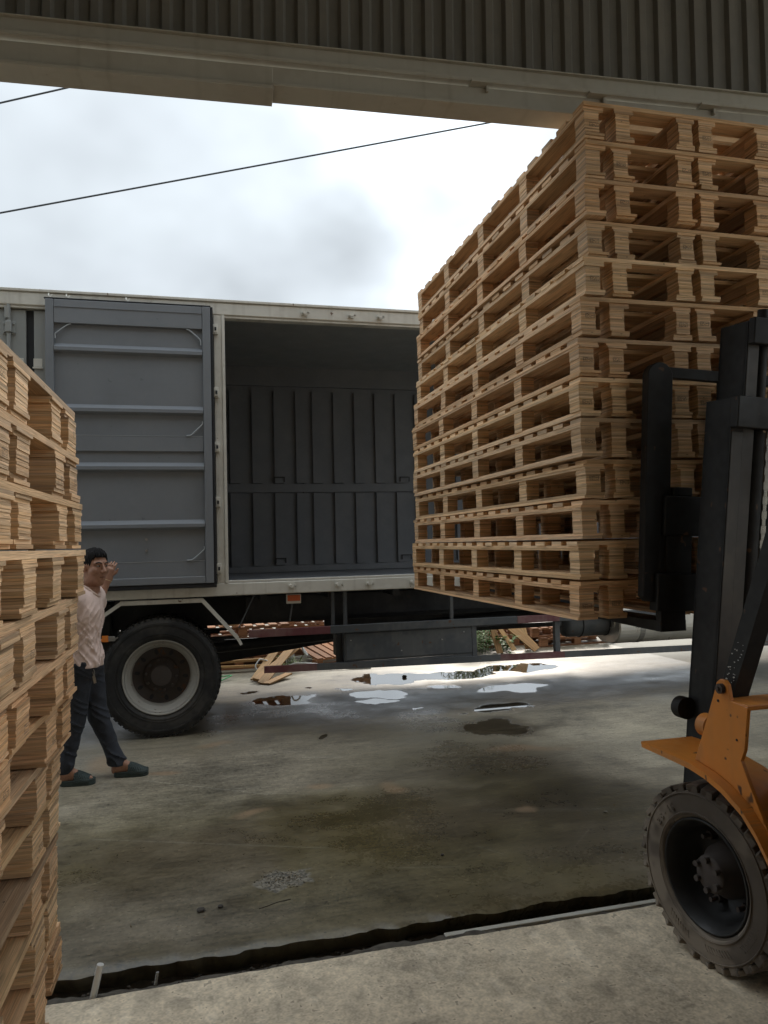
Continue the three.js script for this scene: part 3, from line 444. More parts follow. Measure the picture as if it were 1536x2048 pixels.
  for (const x of [-1.26, -1.115]) part('pressed_recess', [rspan(x - 0.035, x + 0.035, 3.175, 3.245, zf - 0.046, zf - 0.038, 0.003), bx(0.08, 0.012, 0.02, x, 3.165, zf - 0.036)], P.frame, x < -1.2 ? cl : cl2);
  // open leaf folded flat against the side, inner face out
  const zl = -6.925;
  const leaf = pt('open_door', [span(-1.03, 0.30, 1.318, 3.722, zl, zl + 0.012)], P.doorIn, T, 'blue-grey inner face of the side door folded back');
  const stile = (g, n = 'stile') => part(n, g, P.doorIn, leaf);
  stile([rspan(-1.04, -0.976, 1.312, 3.73, zl + 0.012, zl + 0.05, 0.005)]); stile([rspan(0.236, 0.304, 1.312, 3.73, zl + 0.012, zl + 0.05, 0.005)]);
  stile([rspan(-0.974, 0.234, 3.53, 3.73, zl + 0.012, zl + 0.046, 0.005), span(-0.974, 0.234, 3.665, 3.672, zl + 0.046, zl + 0.052)], 'top_band'); stile([rspan(-0.974, 0.234, 1.312, 1.372, zl + 0.012, zl + 0.046, 0.005)], 'bottom_rail');
  stile([rspan(-0.974, 0.234, 2.455, 2.585, zl + 0.012, zl + 0.03, 0.003)], 'mid_plate'); stile([rspan(-0.974, 0.234, 1.376, 1.505, zl + 0.012, zl + 0.026, 0.003)], 'kick_plate');
  for (const y of [3.322, 2.81, 2.318, 1.822]) { const g = extr([[0, -0.042], [0.042, -0.022], [0.042, 0.006], [0, 0.042]], 1.206, 'x'); g.translate(-0.973, y, zl + 0.0125); stile([g], 'rib'); }
  for (const q of [[[-0.965, 3.40], [-0.962, 3.44], [-0.87, 3.515], [-0.84, 3.527]], [[0.10, 3.525], [0.13, 3.515], [0.215, 3.44], [0.222, 3.39]], [[0.226, 2.72], [0.222, 2.69], [0.13, 2.60], [0.09, 2.592]], [[0.226, 1.63], [0.222, 1.60], [0.13, 1.52], [0.08, 1.512]]]) part('corner_rod', [tube(q.map(([x, y]) => [x, y, zl + 0.036]), 0.0065, 16, 6)], rodMat, leaf);
  for (const y of [1.70, 1.605]) part('bolt', [cyl(0.011, 0.011, 0.014, 'z', -0.255, y, zl + 0.018, 8)], P.steel, leaf);
  for (const [y, z] of [[1.5075, 0.0265], [2.588, 0.0305], [1.374, 0.0262]]) part('weld_line', [bx(1.2, 0.004, 0.003, -0.37, y, zl + z)], rodMat, leaf);
  part('rubber_seal', [rspan(0.306, 0.328, 1.285, 3.735, zl + 0.004, zl + 0.04, 0.006), rspan(-1.04, 0.328, 1.272, 1.308, zl + 0.002, zl + 0.038, 0.006), rspan(-1.05, 0.31, 3.734, 3.744, zl + 0.01, zl + 0.045, 0.003)], gasket, leaf);
  // chassis
  pt('floor_bearer', [...Array(20).keys()].map((k) => span(x0 + 0.3 + k * 0.62, x0 + 0.36 + k * 0.62, 1.13, 1.25, zf - 0.1, zb + 0.02)), P.chassis);
  pt('chassis_rail', [rspan(x0 + 0.1, 10.9, 0.86, 1.13, -7.72, -7.80, 0.01)], P.chassis); pt('chassis_rail', [rspan(x0 + 0.1, 10.9, 0.86, 1.13, -8.55, -8.63, 0.01)], P.chassis);
  pt('side_skirt', [span(0.62, 4.9, 0.93, 1.14, -7.45, -7.47)], P.chassis); pt('added_underbody_box', [rspan(-3.1, -0.60, 0.52, 1.12, -7.66, -8.7, 0.02)], P.chassis);  // dark box added to cover bright ground showing past the wheel
  pt('rear_axle', [cyl(0.075, 0.075, 1.9, 'z', -0.15, 0.51, -8.17, 18), new THREE.SphereGeometry(0.21, 20, 14).translate(-0.15, 0.52, -8.17)], P.chassis);
  pt('leaf_spring', [-7.76, -8.59].flatMap((z) => [0, 1, 2, 3, 4].map((k) => span(-0.85 + 0.12 * k, 0.55 - 0.12 * k, 0.72 - 0.028 * k, 0.744 - 0.028 * k, z - 0.04, z + 0.04))), P.chassis);
  pt('drive_shaft', [rod([-0.15, 0.56, -8.17], [5.2, 0.86, -8.17], 0.055, 16)], P.chassis);
  // wheels, two tyres on each side
  const wheel = (zc, face, detail) => {
    const w = new THREE.Group(); w.name = 'wheel'; w.position.set(0, 0.5125, zc + 7.1); T.add(w);
    const put = (n, g, m) => { const q = metreUV(merge(g)); const o = shadow(new THREE.Mesh(q, m)); o.name = n; w.add(o); if (face < 0) o.rotation.y = Math.PI; return o; };
    const prof = wheelTyre(0.5125, 0.30, 0.27); put('tyre', [lathe(prof, 96, 'z')], P.rubber);
    const lug = []; for (let k = 0; k < 60; k++) { const a = k / 60 * Math.PI * 2; for (const s of [-1, 1]) lug.push(bx(0.034, 0.026, 0.062, 0, 0, 0, 0, 0.25 * s).translate(0, 0.498, 0.088 * s).rotateZ(a + (s > 0 ? 0 : 0.05))); if (k % 2) lug.push(bx(0.05, 0.022, 0.08, 0, 0.4995, 0).rotateZ(a)); } put('tread', lug, P.rubber);
    const rings = []; for (const rr of [0.455, 0.447, 0.375]) rings.push(new THREE.TorusGeometry(rr, 0.0035, 6, 80).translate(0, 0, 0.1325)); put('sidewall_ring', rings, P.rubber);
    put('rim', [lathe([[0.298, 0.085], [0.302, 0.113], [0.318, 0.122], [0.322, 0.116], [0.316, 0.102], [0.30, 0.098]].reverse(), 80, 'z'), lathe([[0.298, 0.11], [0.282, 0.10], [0.272, 0.075], [0.262, 0.066], [0.252, 0.05], [0.245, -0.03]], 80, 'z')], P.rim);
    put('wheel_disc', [lathe([[0.250, -0.03], [0.225, -0.045], [0.15, -0.05], [0.10, -0.05]], 60, 'z'), lathe([[0.15, -0.05], [0.148, -0.02], [0.10, -0.012], [0.09, 0.02], [0.085, 0.032], [0.001, 0.034]].reverse(), 40, 'z')], P.hub);
    if (detail) { const holes = [], nuts = []; for (let k = 0; k < 10; k++) { const a = k / 10 * Math.PI * 2 + 0.2; holes.push(new THREE.CircleGeometry(0.02, 16).scale(0.8, 1.25, 1).rotateZ(a).translate(-Math.sin(a) * 0.205, Math.cos(a) * 0.205, -0.0425)); nuts.push(cyl(0.017, 0.017, 0.03, 'z', Math.cos(a + 0.3) * 0.128, Math.sin(a + 0.3) * 0.128, -0.03, 6), cyl(0.010, 0.010, 0.05, 'z', Math.cos(a + 0.3) * 0.128, Math.sin(a + 0.3) * 0.128, -0.02, 8)); } put('hand_hole', holes, gasket); put('wheel_nuts', nuts, P.hub); }
    return w;
  };
  wheel(-7.095, 1, true); wheel(-7.40, 1, false); wheel(-8.94, -1, false); wheel(-9.245, -1, false);
  // mudguard frame round the wheel
  const mg = pt('mudguard', [beam([-0.66, 1.03, -6.99], [-0.475, 1.155, -6.99], 0.07, 0.03), rspan(-0.48, 0.21, 1.140, 1.178, -6.955, -7.03, 0.005), beam([0.20, 1.165, -6.99], [0.50, 0.82, -6.99], 0.085, 0.032), beam([0.495, 0.83, -6.99], [0.535, 0.755, -6.99], 0.08, 0.026)], P.frame);
  part('mud_flap_sheet', [span(-0.46, 0.19, 1.150, 1.160, -7.03, -7.55), beam([0.20, 1.15, -7.28], [0.49, 0.815, -7.28], 0.48, 0.008), beam([-0.68, 0.98, -7.28], [-0.475, 1.14, -7.28], 0.48, 0.008)], P.chassis, mg);
  pt('stay_rod', [rod([0.66, 1.19, -7.0], [0.515, 0.90, -6.99], 0.006, 6)], P.guard);
  // side marker lamp
  const lp = pt('side_marker_lamp', [rspan(0.945, 1.075, 1.095, 1.178, -6.99, -7.03, 0.004)], P.frame); part('amber_lens', [rspan(0.952, 1.068, 1.118, 1.172, -6.978, -6.99, 0.004)], M([0.50, 0.11, 0.035], 0.3), lp); part('lamp_cable', [rod([1.0, 1.10, -7.02], [0.975, 0.93, -7.05], 0.008, 6)], P.guard, lp);
  // side guard, toolbox
  const gd = (n, g, m = P.guard) => pt(n, g, m);
  gd('guard_rail', [rspan(1.33, 3.17, 0.812, 0.882, -6.935, -6.975, 0.004)]); gd('guard_rail', [rspan(0.60, 1.33, 0.812, 0.880, -6.936, -6.974, 0.004)], P.redband).userData.label = 'dark red end of the upper guard rail'; gd('guard_rail', [rspan(3.17, 3.62, 0.812, 0.880, -6.936, -6.974, 0.004)], P.redband).userData.label = 'dark red stretch of the upper guard rail'; gd('guard_rail', [rspan(3.62, 5.0, 0.812, 0.882, -6.935, -6.975, 0.004)]);
  const low = (a, b, m, l) => { const y = (x) => 0.525 - (x - 0.73) * 0.0145; const o = gd('lower_guard_rail', [beam([a, y(a), -6.955], [b, y(b), -6.955], 0.04, 0.058)], m); if (l) o.userData.label = l; };
  low(0.73, 1.20, P.redband, 'dark red end of the lower guard rail'); low(1.20, 2.98, P.guard); low(2.98, 3.66, P.redband, 'dark red stretch of the lower guard rail'); low(3.66, 5.4, P.guard);
  gd('guard_post', [span(1.465, 1.497, 0.50, 1.19, -6.98, -7.02)]); gd('guard_post', [span(1.355, 1.385, 0.86, 1.19, -7.0, -7.03)]); gd('guard_post', [span(2.50, 2.53, 0.86, 1.19, -6.98, -7.01)]); gd('guard_post', [rspan(3.585, 3.64, 0.47, 1.19, -6.98, -7.03, 0.004)]);
  const tb = pt('toolbox', [rspan(1.46, 2.715, 0.545, 0.815, -6.965, -7.5, 0.008)], P.guard); part('toolbox_lid', [rspan(1.475, 2.70, 0.56, 0.80, -6.955, -6.968, 0.004)], P.guard, tb); part('toolbox_end_post', [span(2.705, 2.75, 0.49, 0.83, -6.958, -7.0)], P.guard, tb); part('toolbox_skirt', [span(1.46, 2.70, 0.485, 0.545, -6.96, -6.97)], P.guard, tb); part('rivets', [[1.52, 0.74], [2.62, 0.76], [2.0, 0.62], [2.4, 0.70]].map(([x, y]) => cyl(0.006, 0.006, 0.008, 'z', x, y, -6.951, 8)), P.steel, tb);
  part('cross_bar', [beam([2.75, 0.772, -7.3], [3.75, 0.80, -7.3], 0.04, 0.04)], P.chassis, T);
  // far side guard
  pt('far_guard_rail', [beam([0.25, 0.83, -9.35], [5, 0.86, -9.35], 0.04, 0.07)], P.chassis); pt('far_guard_rail', [beam([0.3, 0.50, -9.35], [5, 0.50, -9.35], 0.04, 0.06)], P.chassis); pt('added_far_screen', [span(1.72, 8.9, 0.56, 1.2, -9.36, -9.38), span(0.2, 1.72, 0.76, 1.2, -9.36, -9.38)], P.chassis); pt('inner_brace', [beam([0.35, 0.40, -8.9], [1.95, 0.60, -8.9], 0.05, 0.16)], P.chassis);  // dark far screen added to block bright ground and sun beneath the truck
  pt('guard_bracket', [span(1.40, 1.56, 0.5, 0.83, -7.03, -7.06)], P.chassis);
  // air tank and fuel tank
  const at = pt('air_tank', [lathe([[0.001, -0.36], [0.07, -0.35], [0.115, -0.32], [0.13, -0.28], [0.13, 0.28], [0.115, 0.32], [0.07, 0.35], [0.001, 0.36]], 32, 'x').translate(4.15, 0.735, -7.28), cyl(0.05, 0.05, 0.05, 'x', 3.78, 0.75, -7.28, 16)], P.guard); part('mount_strap', [new THREE.TorusGeometry(0.133, 0.006, 6, 32).rotateY(Math.PI / 2).translate(4.0, 0.735, -7.28), new THREE.TorusGeometry(0.133, 0.006, 6, 32).rotateY(Math.PI / 2).translate(4.3, 0.735, -7.28)], P.chassis, at);
  const rr = (w, h, r) => { const s = []; for (const [cx, cy, a0] of [[w / 2 - r, h / 2 - r, 0], [-w / 2 + r, h / 2 - r, 90], [-w / 2 + r, -h / 2 + r, 180], [w / 2 - r, -h / 2 + r, 270]]) for (let k = 0; k <= 8; k++) { const a = (a0 + k * 11.25) * D2R; s.push([cx + r * Math.cos(a), cy + r * Math.sin(a)]); } return s; };
  const ft = pt('fuel_tank', [extr(rr(0.50, 0.47, 0.17), 1.25, 'x', 0.012).translate(4.32, 0.775, -7.24)], P.tank); part('end_cap_emboss', [tube([[4.305, 0.70, -7.10], [4.305, 0.69, -7.30], [4.305, 0.78, -7.34], [4.305, 0.88, -7.22], [4.305, 0.78, -7.08]], 0.009, 40, 6, true)], P.tank, ft);
  for (const x of [4.55, 5.25]) part('tank_strap', [extr(rr(0.525, 0.495, 0.18), 0.055, 'x', 0.002).translate(x, 0.775, -7.24)], P.steel, ft); part('tank_seam', [extr(rr(0.510, 0.480, 0.172), 0.008, 'x', 0).translate(4.72, 0.775, -7.24)], P.steel, ft);
  pt('guard_plate', [span(4.02, 4.75, 0.985, 1.03, -6.96, -6.98)], P.guard);
  // battery box beyond the forklift, cab outside the frame
  const bb = pt('battery_box', [rspan(5.75, 6.35, 0.42, 1.0, -7.0, -7.45, 0.02)], P.guard); part('box_trim', [rspan(5.73, 6.37, 0.62, 0.655, -6.985, -7.3, 0.006), rspan(5.73, 6.37, 1.003, 1.03, -6.985, -7.3, 0.006)], P.steel, bb);
  const cab = pt('cab', [rspan(9.2, 11.0, 0.95, 3.0, -7.02, -9.3, 0.12)], P.box); part('cab_window', [rspan(9.5, 10.6, 2.0, 2.75, -7.0, -7.025, 0.03)], M([0.02, 0.025, 0.03], 0.1), cab);
  for (const [z, f] of [[-7.16, 1], [-9.18, -1]]) wheel(z, f, false).position.x = 10.15;
}
// ---------------------------------------------------------------- forklift
{
  const F = thing('forklift', 'orange forklift with black mast lifting the right-hand pallet stack', 'forklift', [2.45, 0, -2.6]);
  const pt = (n, g, m, par = F, l) => part(n, g, m, par, l);
  // front wheel, outer face towards -x
  const frontWheel = (x, s) => {
    const w = new THREE.Group(); w.name = 'front_wheel'; w.position.set(x - 2.45, 0.331, -2.59 + 2.6); if (s < 0) w.rotation.y = 0.12; F.add(w);
    const put = (n, g, m) => { const q = merge(g); q.rotateZ(Math.PI / 2); if (s > 0) q.rotateY(Math.PI); metreUV(q); const o = shadow(new THREE.Mesh(q, m)); o.name = n; w.add(o); return o; };
    const R = 0.335, rI = 0.205, h = 0.112;
    put('tyre', [lathe([[rI, h * 0.75], [rI + 0.008, h * 0.9], [rI + 0.02, h], [rI + 0.026, h], [rI + 0.03, h * 0.97], [0.262, h * 1.03], [0.292, h * 1.0], [0.302, h * 1.01], [0.308, h * 0.97], [0.309, h * 0.90], [0.313, h * 0.82], [0.316, h * 0.4], [0.316, -h * 0.4], [0.313, -h * 0.82], [0.306, -h * 0.95], [0.26, -h], [rI, -h * 0.75]], 96)], P.tyreDusty);
    const lug = (k, side) => { const g = extr([[-0.030, -0.014], [0.022, -0.014], [0.030, 0.010], [-0.022, 0.010]], 0.10, 'z', 0.003); g.translate(0, 0, -0.05); g.rotateY(side * 0.38); g.rotateX(Math.PI); g.rotateX(-Math.PI / 2); return g; };
    const N = 27, lugs = [];
    for (let k = 0; k < N; k++) for (const sd of [-1, 1]) {
      const a = (k + (sd > 0 ? 0 : 0.5)) / N * Math.PI * 2, g = new RoundedBoxGeometry(0.054, 0.022, 0.112, 2, 0.005);   // x round the tyre, y radial, z along the axle
      g.rotateY(sd * 0.42); g.translate(0, 0.3225, sd * 0.058); g.rotateZ(a); g.rotateX(-Math.PI / 2); lugs.push(g);
      const e = new RoundedBoxGeometry(0.05, 0.028, 0.012, 1, 0.004); e.translate(0.022 * sd, 0.316, sd * (h - 0.007)); e.rotateZ(a); e.rotateX(-Math.PI / 2); lugs.push(e);
    }
    put('tread_lugs', lugs, P.tyreDusty);
    const ring = (r, t, y) => new THREE.TorusGeometry(r, t, 6, 72).rotateX(Math.PI / 2).translate(0, y, 0);
    put('sidewall_ring', [ring(0.300, 0.0032, h * 1.01), ring(rI + 0.024, 0.003, h)], P.tyreDusty);
    const bars = []; for (let k = 0; k < 26; k++) { const a = -0.35 - k * 0.055 - (k > 8 ? 0.25 : 0) - (k > 17 ? 0.3 : 0), g = bx(0.004, 0.004, 0.026, 0, h * 1.02, 0, 0, 0.5); g.translate(0, 0, 0.262); g.rotateY(a); bars.push(g); } put('raised_marks', bars, P.tyreDusty).userData.kind = 'stuff';
    put('rim', [lathe([[rI + 0.006, h * 0.74], [rI + 0.004, h * 0.92], [rI - 0.006, h * 0.92], [rI - 0.012, h * 0.7], [rI - 0.03, h * 0.45], [rI - 0.04, -h * 0.3], [0.10, -h * 0.35], [0.09, -h * 0.3]], 64)], P.mast);
    put('hub', [lathe([[0.105, -h * 0.32], [0.098, h * 0.1], [0.075, h * 0.3], [0.07, h * 0.62], [0.06, h * 0.72], [0.001, h * 0.74]].reverse(), 32), ...[0, 1, 2, 3, 4, 5].map((k) => cyl(0.012, 0.012, 0.03, 'y', 0.055 * Math.cos(k * 1.047), h * 0.74, 0.055 * Math.sin(k * 1.047), 6))], P.hub);
    for (let k = 0; k < 6; k++) { const a = k * 1.047 + 0.4, c = 0.135 * Math.cos(a), d = 0.135 * Math.sin(a); put('wheel_bolt', [cyl(0.017, 0.02, 0.03, 'y', c, -h * 0.2, d, 6), cyl(0.009, 0.009, 0.06, 'y', c, -h * 0.05, d, 10)], P.hub); }
    return w;
  };
  const fw = frontWheel(2.012, -1); frontWheel(2.90, 1);
  { // moulded size figures on the sidewall, upper left of the wheel as seen from the yard side
    const { FontLoader } = await import('three/addons/loaders/FontLoader.js'); const { TextGeometry } = await import('three/addons/geometries/TextGeometry.js');
    const font = await new FontLoader().loadAsync('fonts/droid/droid_sans_bold.typeface.json'), list = [];
    [...'28-15'].forEach((ch, i) => { const g = new TextGeometry(ch, { font, size: 0.026, depth: 0.003, curveSegments: 4 }); g.computeBoundingBox(); const b = g.boundingBox; g.translate(-(b.min.x + b.max.x) / 2, 0.248, 0); g.rotateZ((58 - i * 6.2) * D2R); g.rotateY(-Math.PI / 2); g.translate(-0.1145, 0, 0); list.push(g); });
    const o = shadow(new THREE.Mesh(metreUV(merge(list)), P.tyreDusty)); o.name = 'moulded_figures'; fw.add(o);
  }
  pt('front_axle', [cyl(0.09, 0.09, 0.80, 'x', 2.47, 0.34, -2.62, 20)], P.mast);
  // mudguard: flat at the front, curving down behind the wheel
  const fprof = [[-2.875, 0.768], [-2.72, 0.772], [-2.55, 0.768], [-2.46, 0.755], [-2.375, 0.731], [-2.277, 0.684], [-2.21, 0.624], [-2.155, 0.555], [-2.11, 0.46], [-2.085, 0.36]];
  const fender = (xo, xi, name) => {
    const rows = [], th = 0.009, dir = Math.sign(xi - xo);
    const outer = fprof.map(([z, y], i) => [i === 0 ? xo + dir * 0.012 : xo, y, z]), inner = fprof.map(([z, y], i) => [xi, y, z]);
    const low = (r, d) => r.map(([x, y, z]) => [x, y - d, z]);
    const g = sheetFromRows([low(inner, th), inner, outer, low(outer, 0.022), low(outer, 0.022).map(([x, y, z]) => [x + dir * 0.006, y, z]), low(outer, th).map(([x, y, z]) => [x + dir * 0.006, y, z]), low(inner, th)], (p) => [p[0], p[2]]);
    return pt(name, [toCreasedNormals(g.toNonIndexed(), 0.5), span(Math.min(xo, xi) + 0.012, Math.max(xo, xi), 0.757, 0.7685, -2.8775, -2.874)], P.orange);
  };
  fender(1.843, 2.10, 'mudguard'); fender(3.09, 2.83, 'mudguard');
  // side bracket panel above the mudguard
  const panel = [[-2.57, 0.772], [-2.494, 0.936], [-2.439, 1.059], [-2.43, 1.084], [-2.412, 1.098], [-2.388, 1.098], [-2.373, 1.085], [-2.362, 1.030], [-2.277, 1.022], [-2.301, 0.873], [-2.321, 0.831], [-2.284, 0.759], [-2.22, 0.650], [-2.185, 0.592], [-2.21, 0.628], [-2.277, 0.688], [-2.375, 0.735], [-2.46, 0.759], [-2.55, 0.772]];
  const sp = pt('side_panel', [extr(panel, 0.012, 'x', 0.0015).translate(1.888, 0, 0)], P.orange); pt('side_panel', [extr(panel, 0.012, 'x', 0.0015).translate(3.03, 0, 0)], P.orange);
  part('pivot_pin', [cyl(0.018, 0.018, 0.03, 'x', 1.885, 1.068, -2.400, 14), cyl(0.008, 0.008, 0.04, 'x', 1.882, 1.068, -2.400, 10)], P.hub, sp);
  part('bolt_hole', [cyl(0.005, 0.005, 0.004, 'x', 1.886, 1.02, -2.425, 10), cyl(0.004, 0.004, 0.004, 'x', 1.886, 0.90, -2.335, 8)], gasket, sp);
  pt('floor_plate', [rspan(1.89, 3.05, 1.012, 1.030, -2.42, -2.275, 0.004)], P.orange);
  // chassis behind, mostly dark and out of view
  pt('chassis', [rspan(2.12, 2.82, 0.18, 0.98, -2.36, -0.85, 0.02)], P.mast); pt('engine_cover', [rspan(2.05, 2.9, 0.98, 1.15, -1.7, -0.85, 0.03)], P.orange); pt('counterweight', [rspan(1.95, 3.0, 0.22, 1.2, -0.84, -0.25, 0.09)], P.orange); pt('step', [rspan(1.92, 2.12, 0.42, 0.45, -2.05, -1.5, 0.006)], P.mast);
  pt('hydraulic_hose', [tube([[2.07, 0.62, -2.31], [2.03, 0.70, -2.30], [2.03, 0.78, -2.29], [2.08, 0.80, -2.28]], 0.02, 20, 8), tube([[2.1, 0.55, -2.33], [2.05, 0.60, -2.34], [2.05, 0.72, -2.35], [2.1, 0.82, -2.34]], 0.014, 20, 8)], P.orange);
  const seat = pt('seat', [rspan(2.25, 2.7, 1.16, 1.26, -1.6, -1.15, 0.04), new RoundedBoxGeometry(0.45, 0.5, 0.1, 3, 0.04).rotateX(-0.2).translate(2.475, 1.5, -1.12)], P.mast); pt('steering_wheel', [new THREE.TorusGeometry(0.15, 0.014, 8, 32).rotateX(-1.1).translate(2.47, 1.38, -1.95), rod([2.47, 1.0, -2.25], [2.47, 1.37, -1.96], 0.025, 10)], P.mast);
  for (const x of [2.10, 2.84]) { const w = new THREE.Group(); w.name = 'rear_wheel'; w.position.set(x - 2.45, 0.27, 1.75); F.add(w); const q = shadow(new THREE.Mesh(metreUV(merge([cyl(0.27, 0.27, 0.16, 'x', 0, 0, 0, 32)])), P.rubber)); q.name = 'tyre'; w.add(q); const q2 = shadow(new THREE.Mesh(metreUV(merge([cyl(0.15, 0.15, 0.17, 'x', 0, 0, 0, 24)])), P.orange)); q2.name = 'rim'; w.add(q2); }
  // overhead guard
  const og = pt('overhead_guard', [beam([2.94, 1.03, -2.40], [2.90, 2.25, -1.92], 0.07, 0.06), rod([2.0, 2.25, -0.75], [2.03, 1.0, -0.6], 0.035, 12), rod([2.9, 2.25, -0.75], [2.88, 1.0, -0.6], 0.035, 12), ...[0, 1, 2, 3, 4, 5, 6].map((k) => bx(0.03, 0.03, 1.2, 2.02 + k * 0.146, 2.25, -1.33)), bx(0.96, 0.05, 0.05, 2.45, 2.25, -1.93), bx(0.96, 0.05, 0.05, 2.45, 2.25, -0.74)], P.mast);
  const pil = pt('guard_pillar', [beam([1.965, 1.0, -2.455], [2.0, 2.25, -1.92], 0.075, 0.062)], P.mast, F, 'dark front pillar with chipped pale paint specks');
  const rs = mulberry(88), sp2 = []; for (let k = 0; k < 26; k++) { const t = 0.03 + 0.16 * rs(), y = 1.0 + 1.25 * t; sp2.push(stone(0.0022 + 0.0028 * rs(), k + 40).scale(0.35, 1, 1).translate(1.9265 + 0.035 * t, y, -2.455 + 0.535 * t + 0.05 * (rs() - 0.5))); } part('paint_specks', sp2, M([0.5, 0.5, 0.48], 0.8), pil);
  // mast, leaning back towards the driver
  const mast = new THREE.Group(); mast.name = 'mast'; mast.position.set(2.130 - 2.45, 0.35, -3.02 + 2.6); mast.rotation.set(4.6 * D2R, 0, -3.3 * D2R); F.add(mast);
  const lo = (par) => (n, g, m) => { const o = shadow(new THREE.Mesh(metreUV(merge(g)), m)); o.name = n; par.add(o); return o; };
  const ml = lo(mast);
  const wear = paint([0.055, 0.05, 0.046], 0.5, { dust: 0.4, rust: 0.2, seed: 19, dustRgb: [0.10, 0.085, 0.07] });
  const chan = (x, s, z0, z1, y0, y1, w) => [span(x, x + s * 0.016, y0, y1, z0, z1), rspan(x, x + s * w, y0, y1, z1 - 0.018, z1, 0.004), rspan(x, x + s * w, y0, y1, z0, z0 + 0.018, 0.004)];
  ml('outer_rail', chan(0, 1, 0, 0.165, -0.27, 1.86, 0.062), P.mast); ml('outer_rail', chan(0.66, -1, 0, 0.165, -0.27, 1.86, 0.062), P.mast);
  ml('inner_rail', chan(0.066, 1, -0.02, 0.150, -0.2, 2.19, 0.06), P.mast); ml('inner_rail', chan(0.594, -1, -0.02, 0.150, -0.2, 2.19, 0.06), P.mast);
  for (const x of [0.004, 0.07, 0.53, 0.596]) ml('rail_wear_strip', [rspan(x, x + 0.054, -0.2, x === 0.07 || x === 0.53 ? 2.1 : 1.72, x === 0.07 || x === 0.53 ? 0.1505 : 0.1655, x === 0.07 || x === 0.53 ? 0.1535 : 0.1685, 0.001)], wear);
  ml('mast_crossbeam', [rspan(-0.01, 0.67, 1.735, 1.865, 0.165, 0.215, 0.006)], P.mast); ml('mast_crossbeam', [rspan(0.0, 0.66, 0.02, 0.16, 0.165, 0.20, 0.006)], P.mast); ml('top_tie', [rspan(0.066, 0.594, 2.09, 2.20, 0.15, 0.19, 0.006)], P.mast);
  ml('lift_cylinder', [cyl(0.036, 0.036, 1.9, 'y', 0.165, 0.78, 0.12, 18), cyl(0.026, 0.026, 1.5, 'y', 0.165, 1.50, 0.12, 18)], P.mast); ml('lift_cylinder', [cyl(0.036, 0.036, 1.9, 'y', 0.495, 0.78, 0.12, 18), cyl(0.026, 0.026, 1.7, 'y', 0.495, 1.60, 0.12, 18)], P.mast);
  ml('lift_chain', [0.27, 0.39].flatMap((x) => [...Array(44).keys()].map((k) => bx(k & 1 ? 0.026 : 0.018, 0.034, 0.012, x, 0.9 + k * 0.032, 0.07))), P.steel);
  ml('hose_loop', [tube([[0.20, 1.50, 0.215], [0.225, 1.66, 0.24], [0.25, 1.69, 0.24], [0.33, 1.69, 0.23]], 0.012, 20, 8)], P.steel);
  ml('mast_hose', [tube([[0.33, 1.7, 0.21], [0.30, 1.2, 0.22], [0.31, 0.7, 0.22], [0.33, 0.2, 0.22]], 0.016, 24, 8), tube([[0.37, 1.7, 0.21], [0.36, 1.2, 0.22], [0.36, 0.2, 0.22]], 0.014, 24, 8)], P.rubber);
  // round pivot lugs low on the mast
  pt('mast_lug', [cyl(0.047, 0.047, 0.05, 'z', 2.125, 0.872, -2.96, 24), rspan(2.13, 2.18, 0.84, 0.90, -2.985, -2.94, 0.004)], P.mast); pt('mast_lug', [cyl(0.045, 0.045, 0.05, 'z', 2.02, 0.868, -2.66, 24), beam([2.02, 0.85, -2.66], [2.15, 0.80, -2.85], 0.04, 0.04)], P.orange);
  // carriage, load backrest and forks
  const car = new THREE.Group(); car.name = 'carriage'; car.position.set(2.018 - 2.45, 1.335, -3.112 + 2.6); car.rotation.set(2.2 * D2R, 0, -2.4 * D2R); F.add(car);
  const cl = lo(car), stad = (x0, x1, y0, y1, d) => { const r = (x1 - x0) / 2, s = [[x1, y0 + 0.02], [x1 - 0.02, y0], [x0 + 0.02, y0], [x0, y0 + 0.02]]; const pts = []; for (let k = 0; k <= 12; k++) { const a = Math.PI - k / 12 * Math.PI; pts.push([(x0 + x1) / 2 + r * Math.cos(a), y1 - r + r * Math.sin(a)]); } return extr([...pts, ...s], d, 'z', 0.004); };
  cl('backrest_post', [stad(0, 0.122, 0, 1.075, 0.04).translate(0, 0, 0.004)], P.mast); cl('backrest_post', [stad(0.80, 0.922, 0, 1.075, 0.04).translate(0, 0, 0.004)], P.mast);
  cl('backrest_top_bar', [rspan(0.10, 0.82, 1.012, 1.062, 0.006, 0.042, 0.004)], P.mast);
  for (const x of [0.385, 0.56]) cl('backrest_bar', [rspan(x, x + 0.045, 0.46, 1.02, 0.008, 0.038, 0.004)], P.mast);
  cl('carriage_bar', [rspan(0.08, 0.90, 0.295, 0.475, 0.01, 0.075, 0.008)], P.mast); cl('carriage_bar', [rspan(0.05, 0.90, -0.045, 0.125, 0.01, 0.075, 0.008)], P.mast); cl('carriage_plate', [rspan(0.10, 0.235, 0.12, 0.30, 0.012, 0.06, 0.004), rspan(0.36, 0.62, 0.12, 0.30, 0.012, 0.11, 0.004)], P.mast);
  cl('bar_latch', [rspan(0.125, 0.225, 0.475, 0.515, 0.015, 0.07, 0.006)], P.mast);
  // fork blades lie level under the lowest pallet
  for (const x of [2.095, 2.76]) pt('fork', [rspan(x, x + 0.13, 1.190, 1.80, -3.098, -3.055, 0.006), extr([[-3.06, 1.192], [-3.06, 1.238], [-4.30, 1.238], [-4.32, 1.228], [-4.30, 1.222]], 0.13, 'x', 0.002).translate(x, 0, 0)], P.mast, F, x < 2.5 ? 'near fork blade under the lowest pallet' : undefined);
}
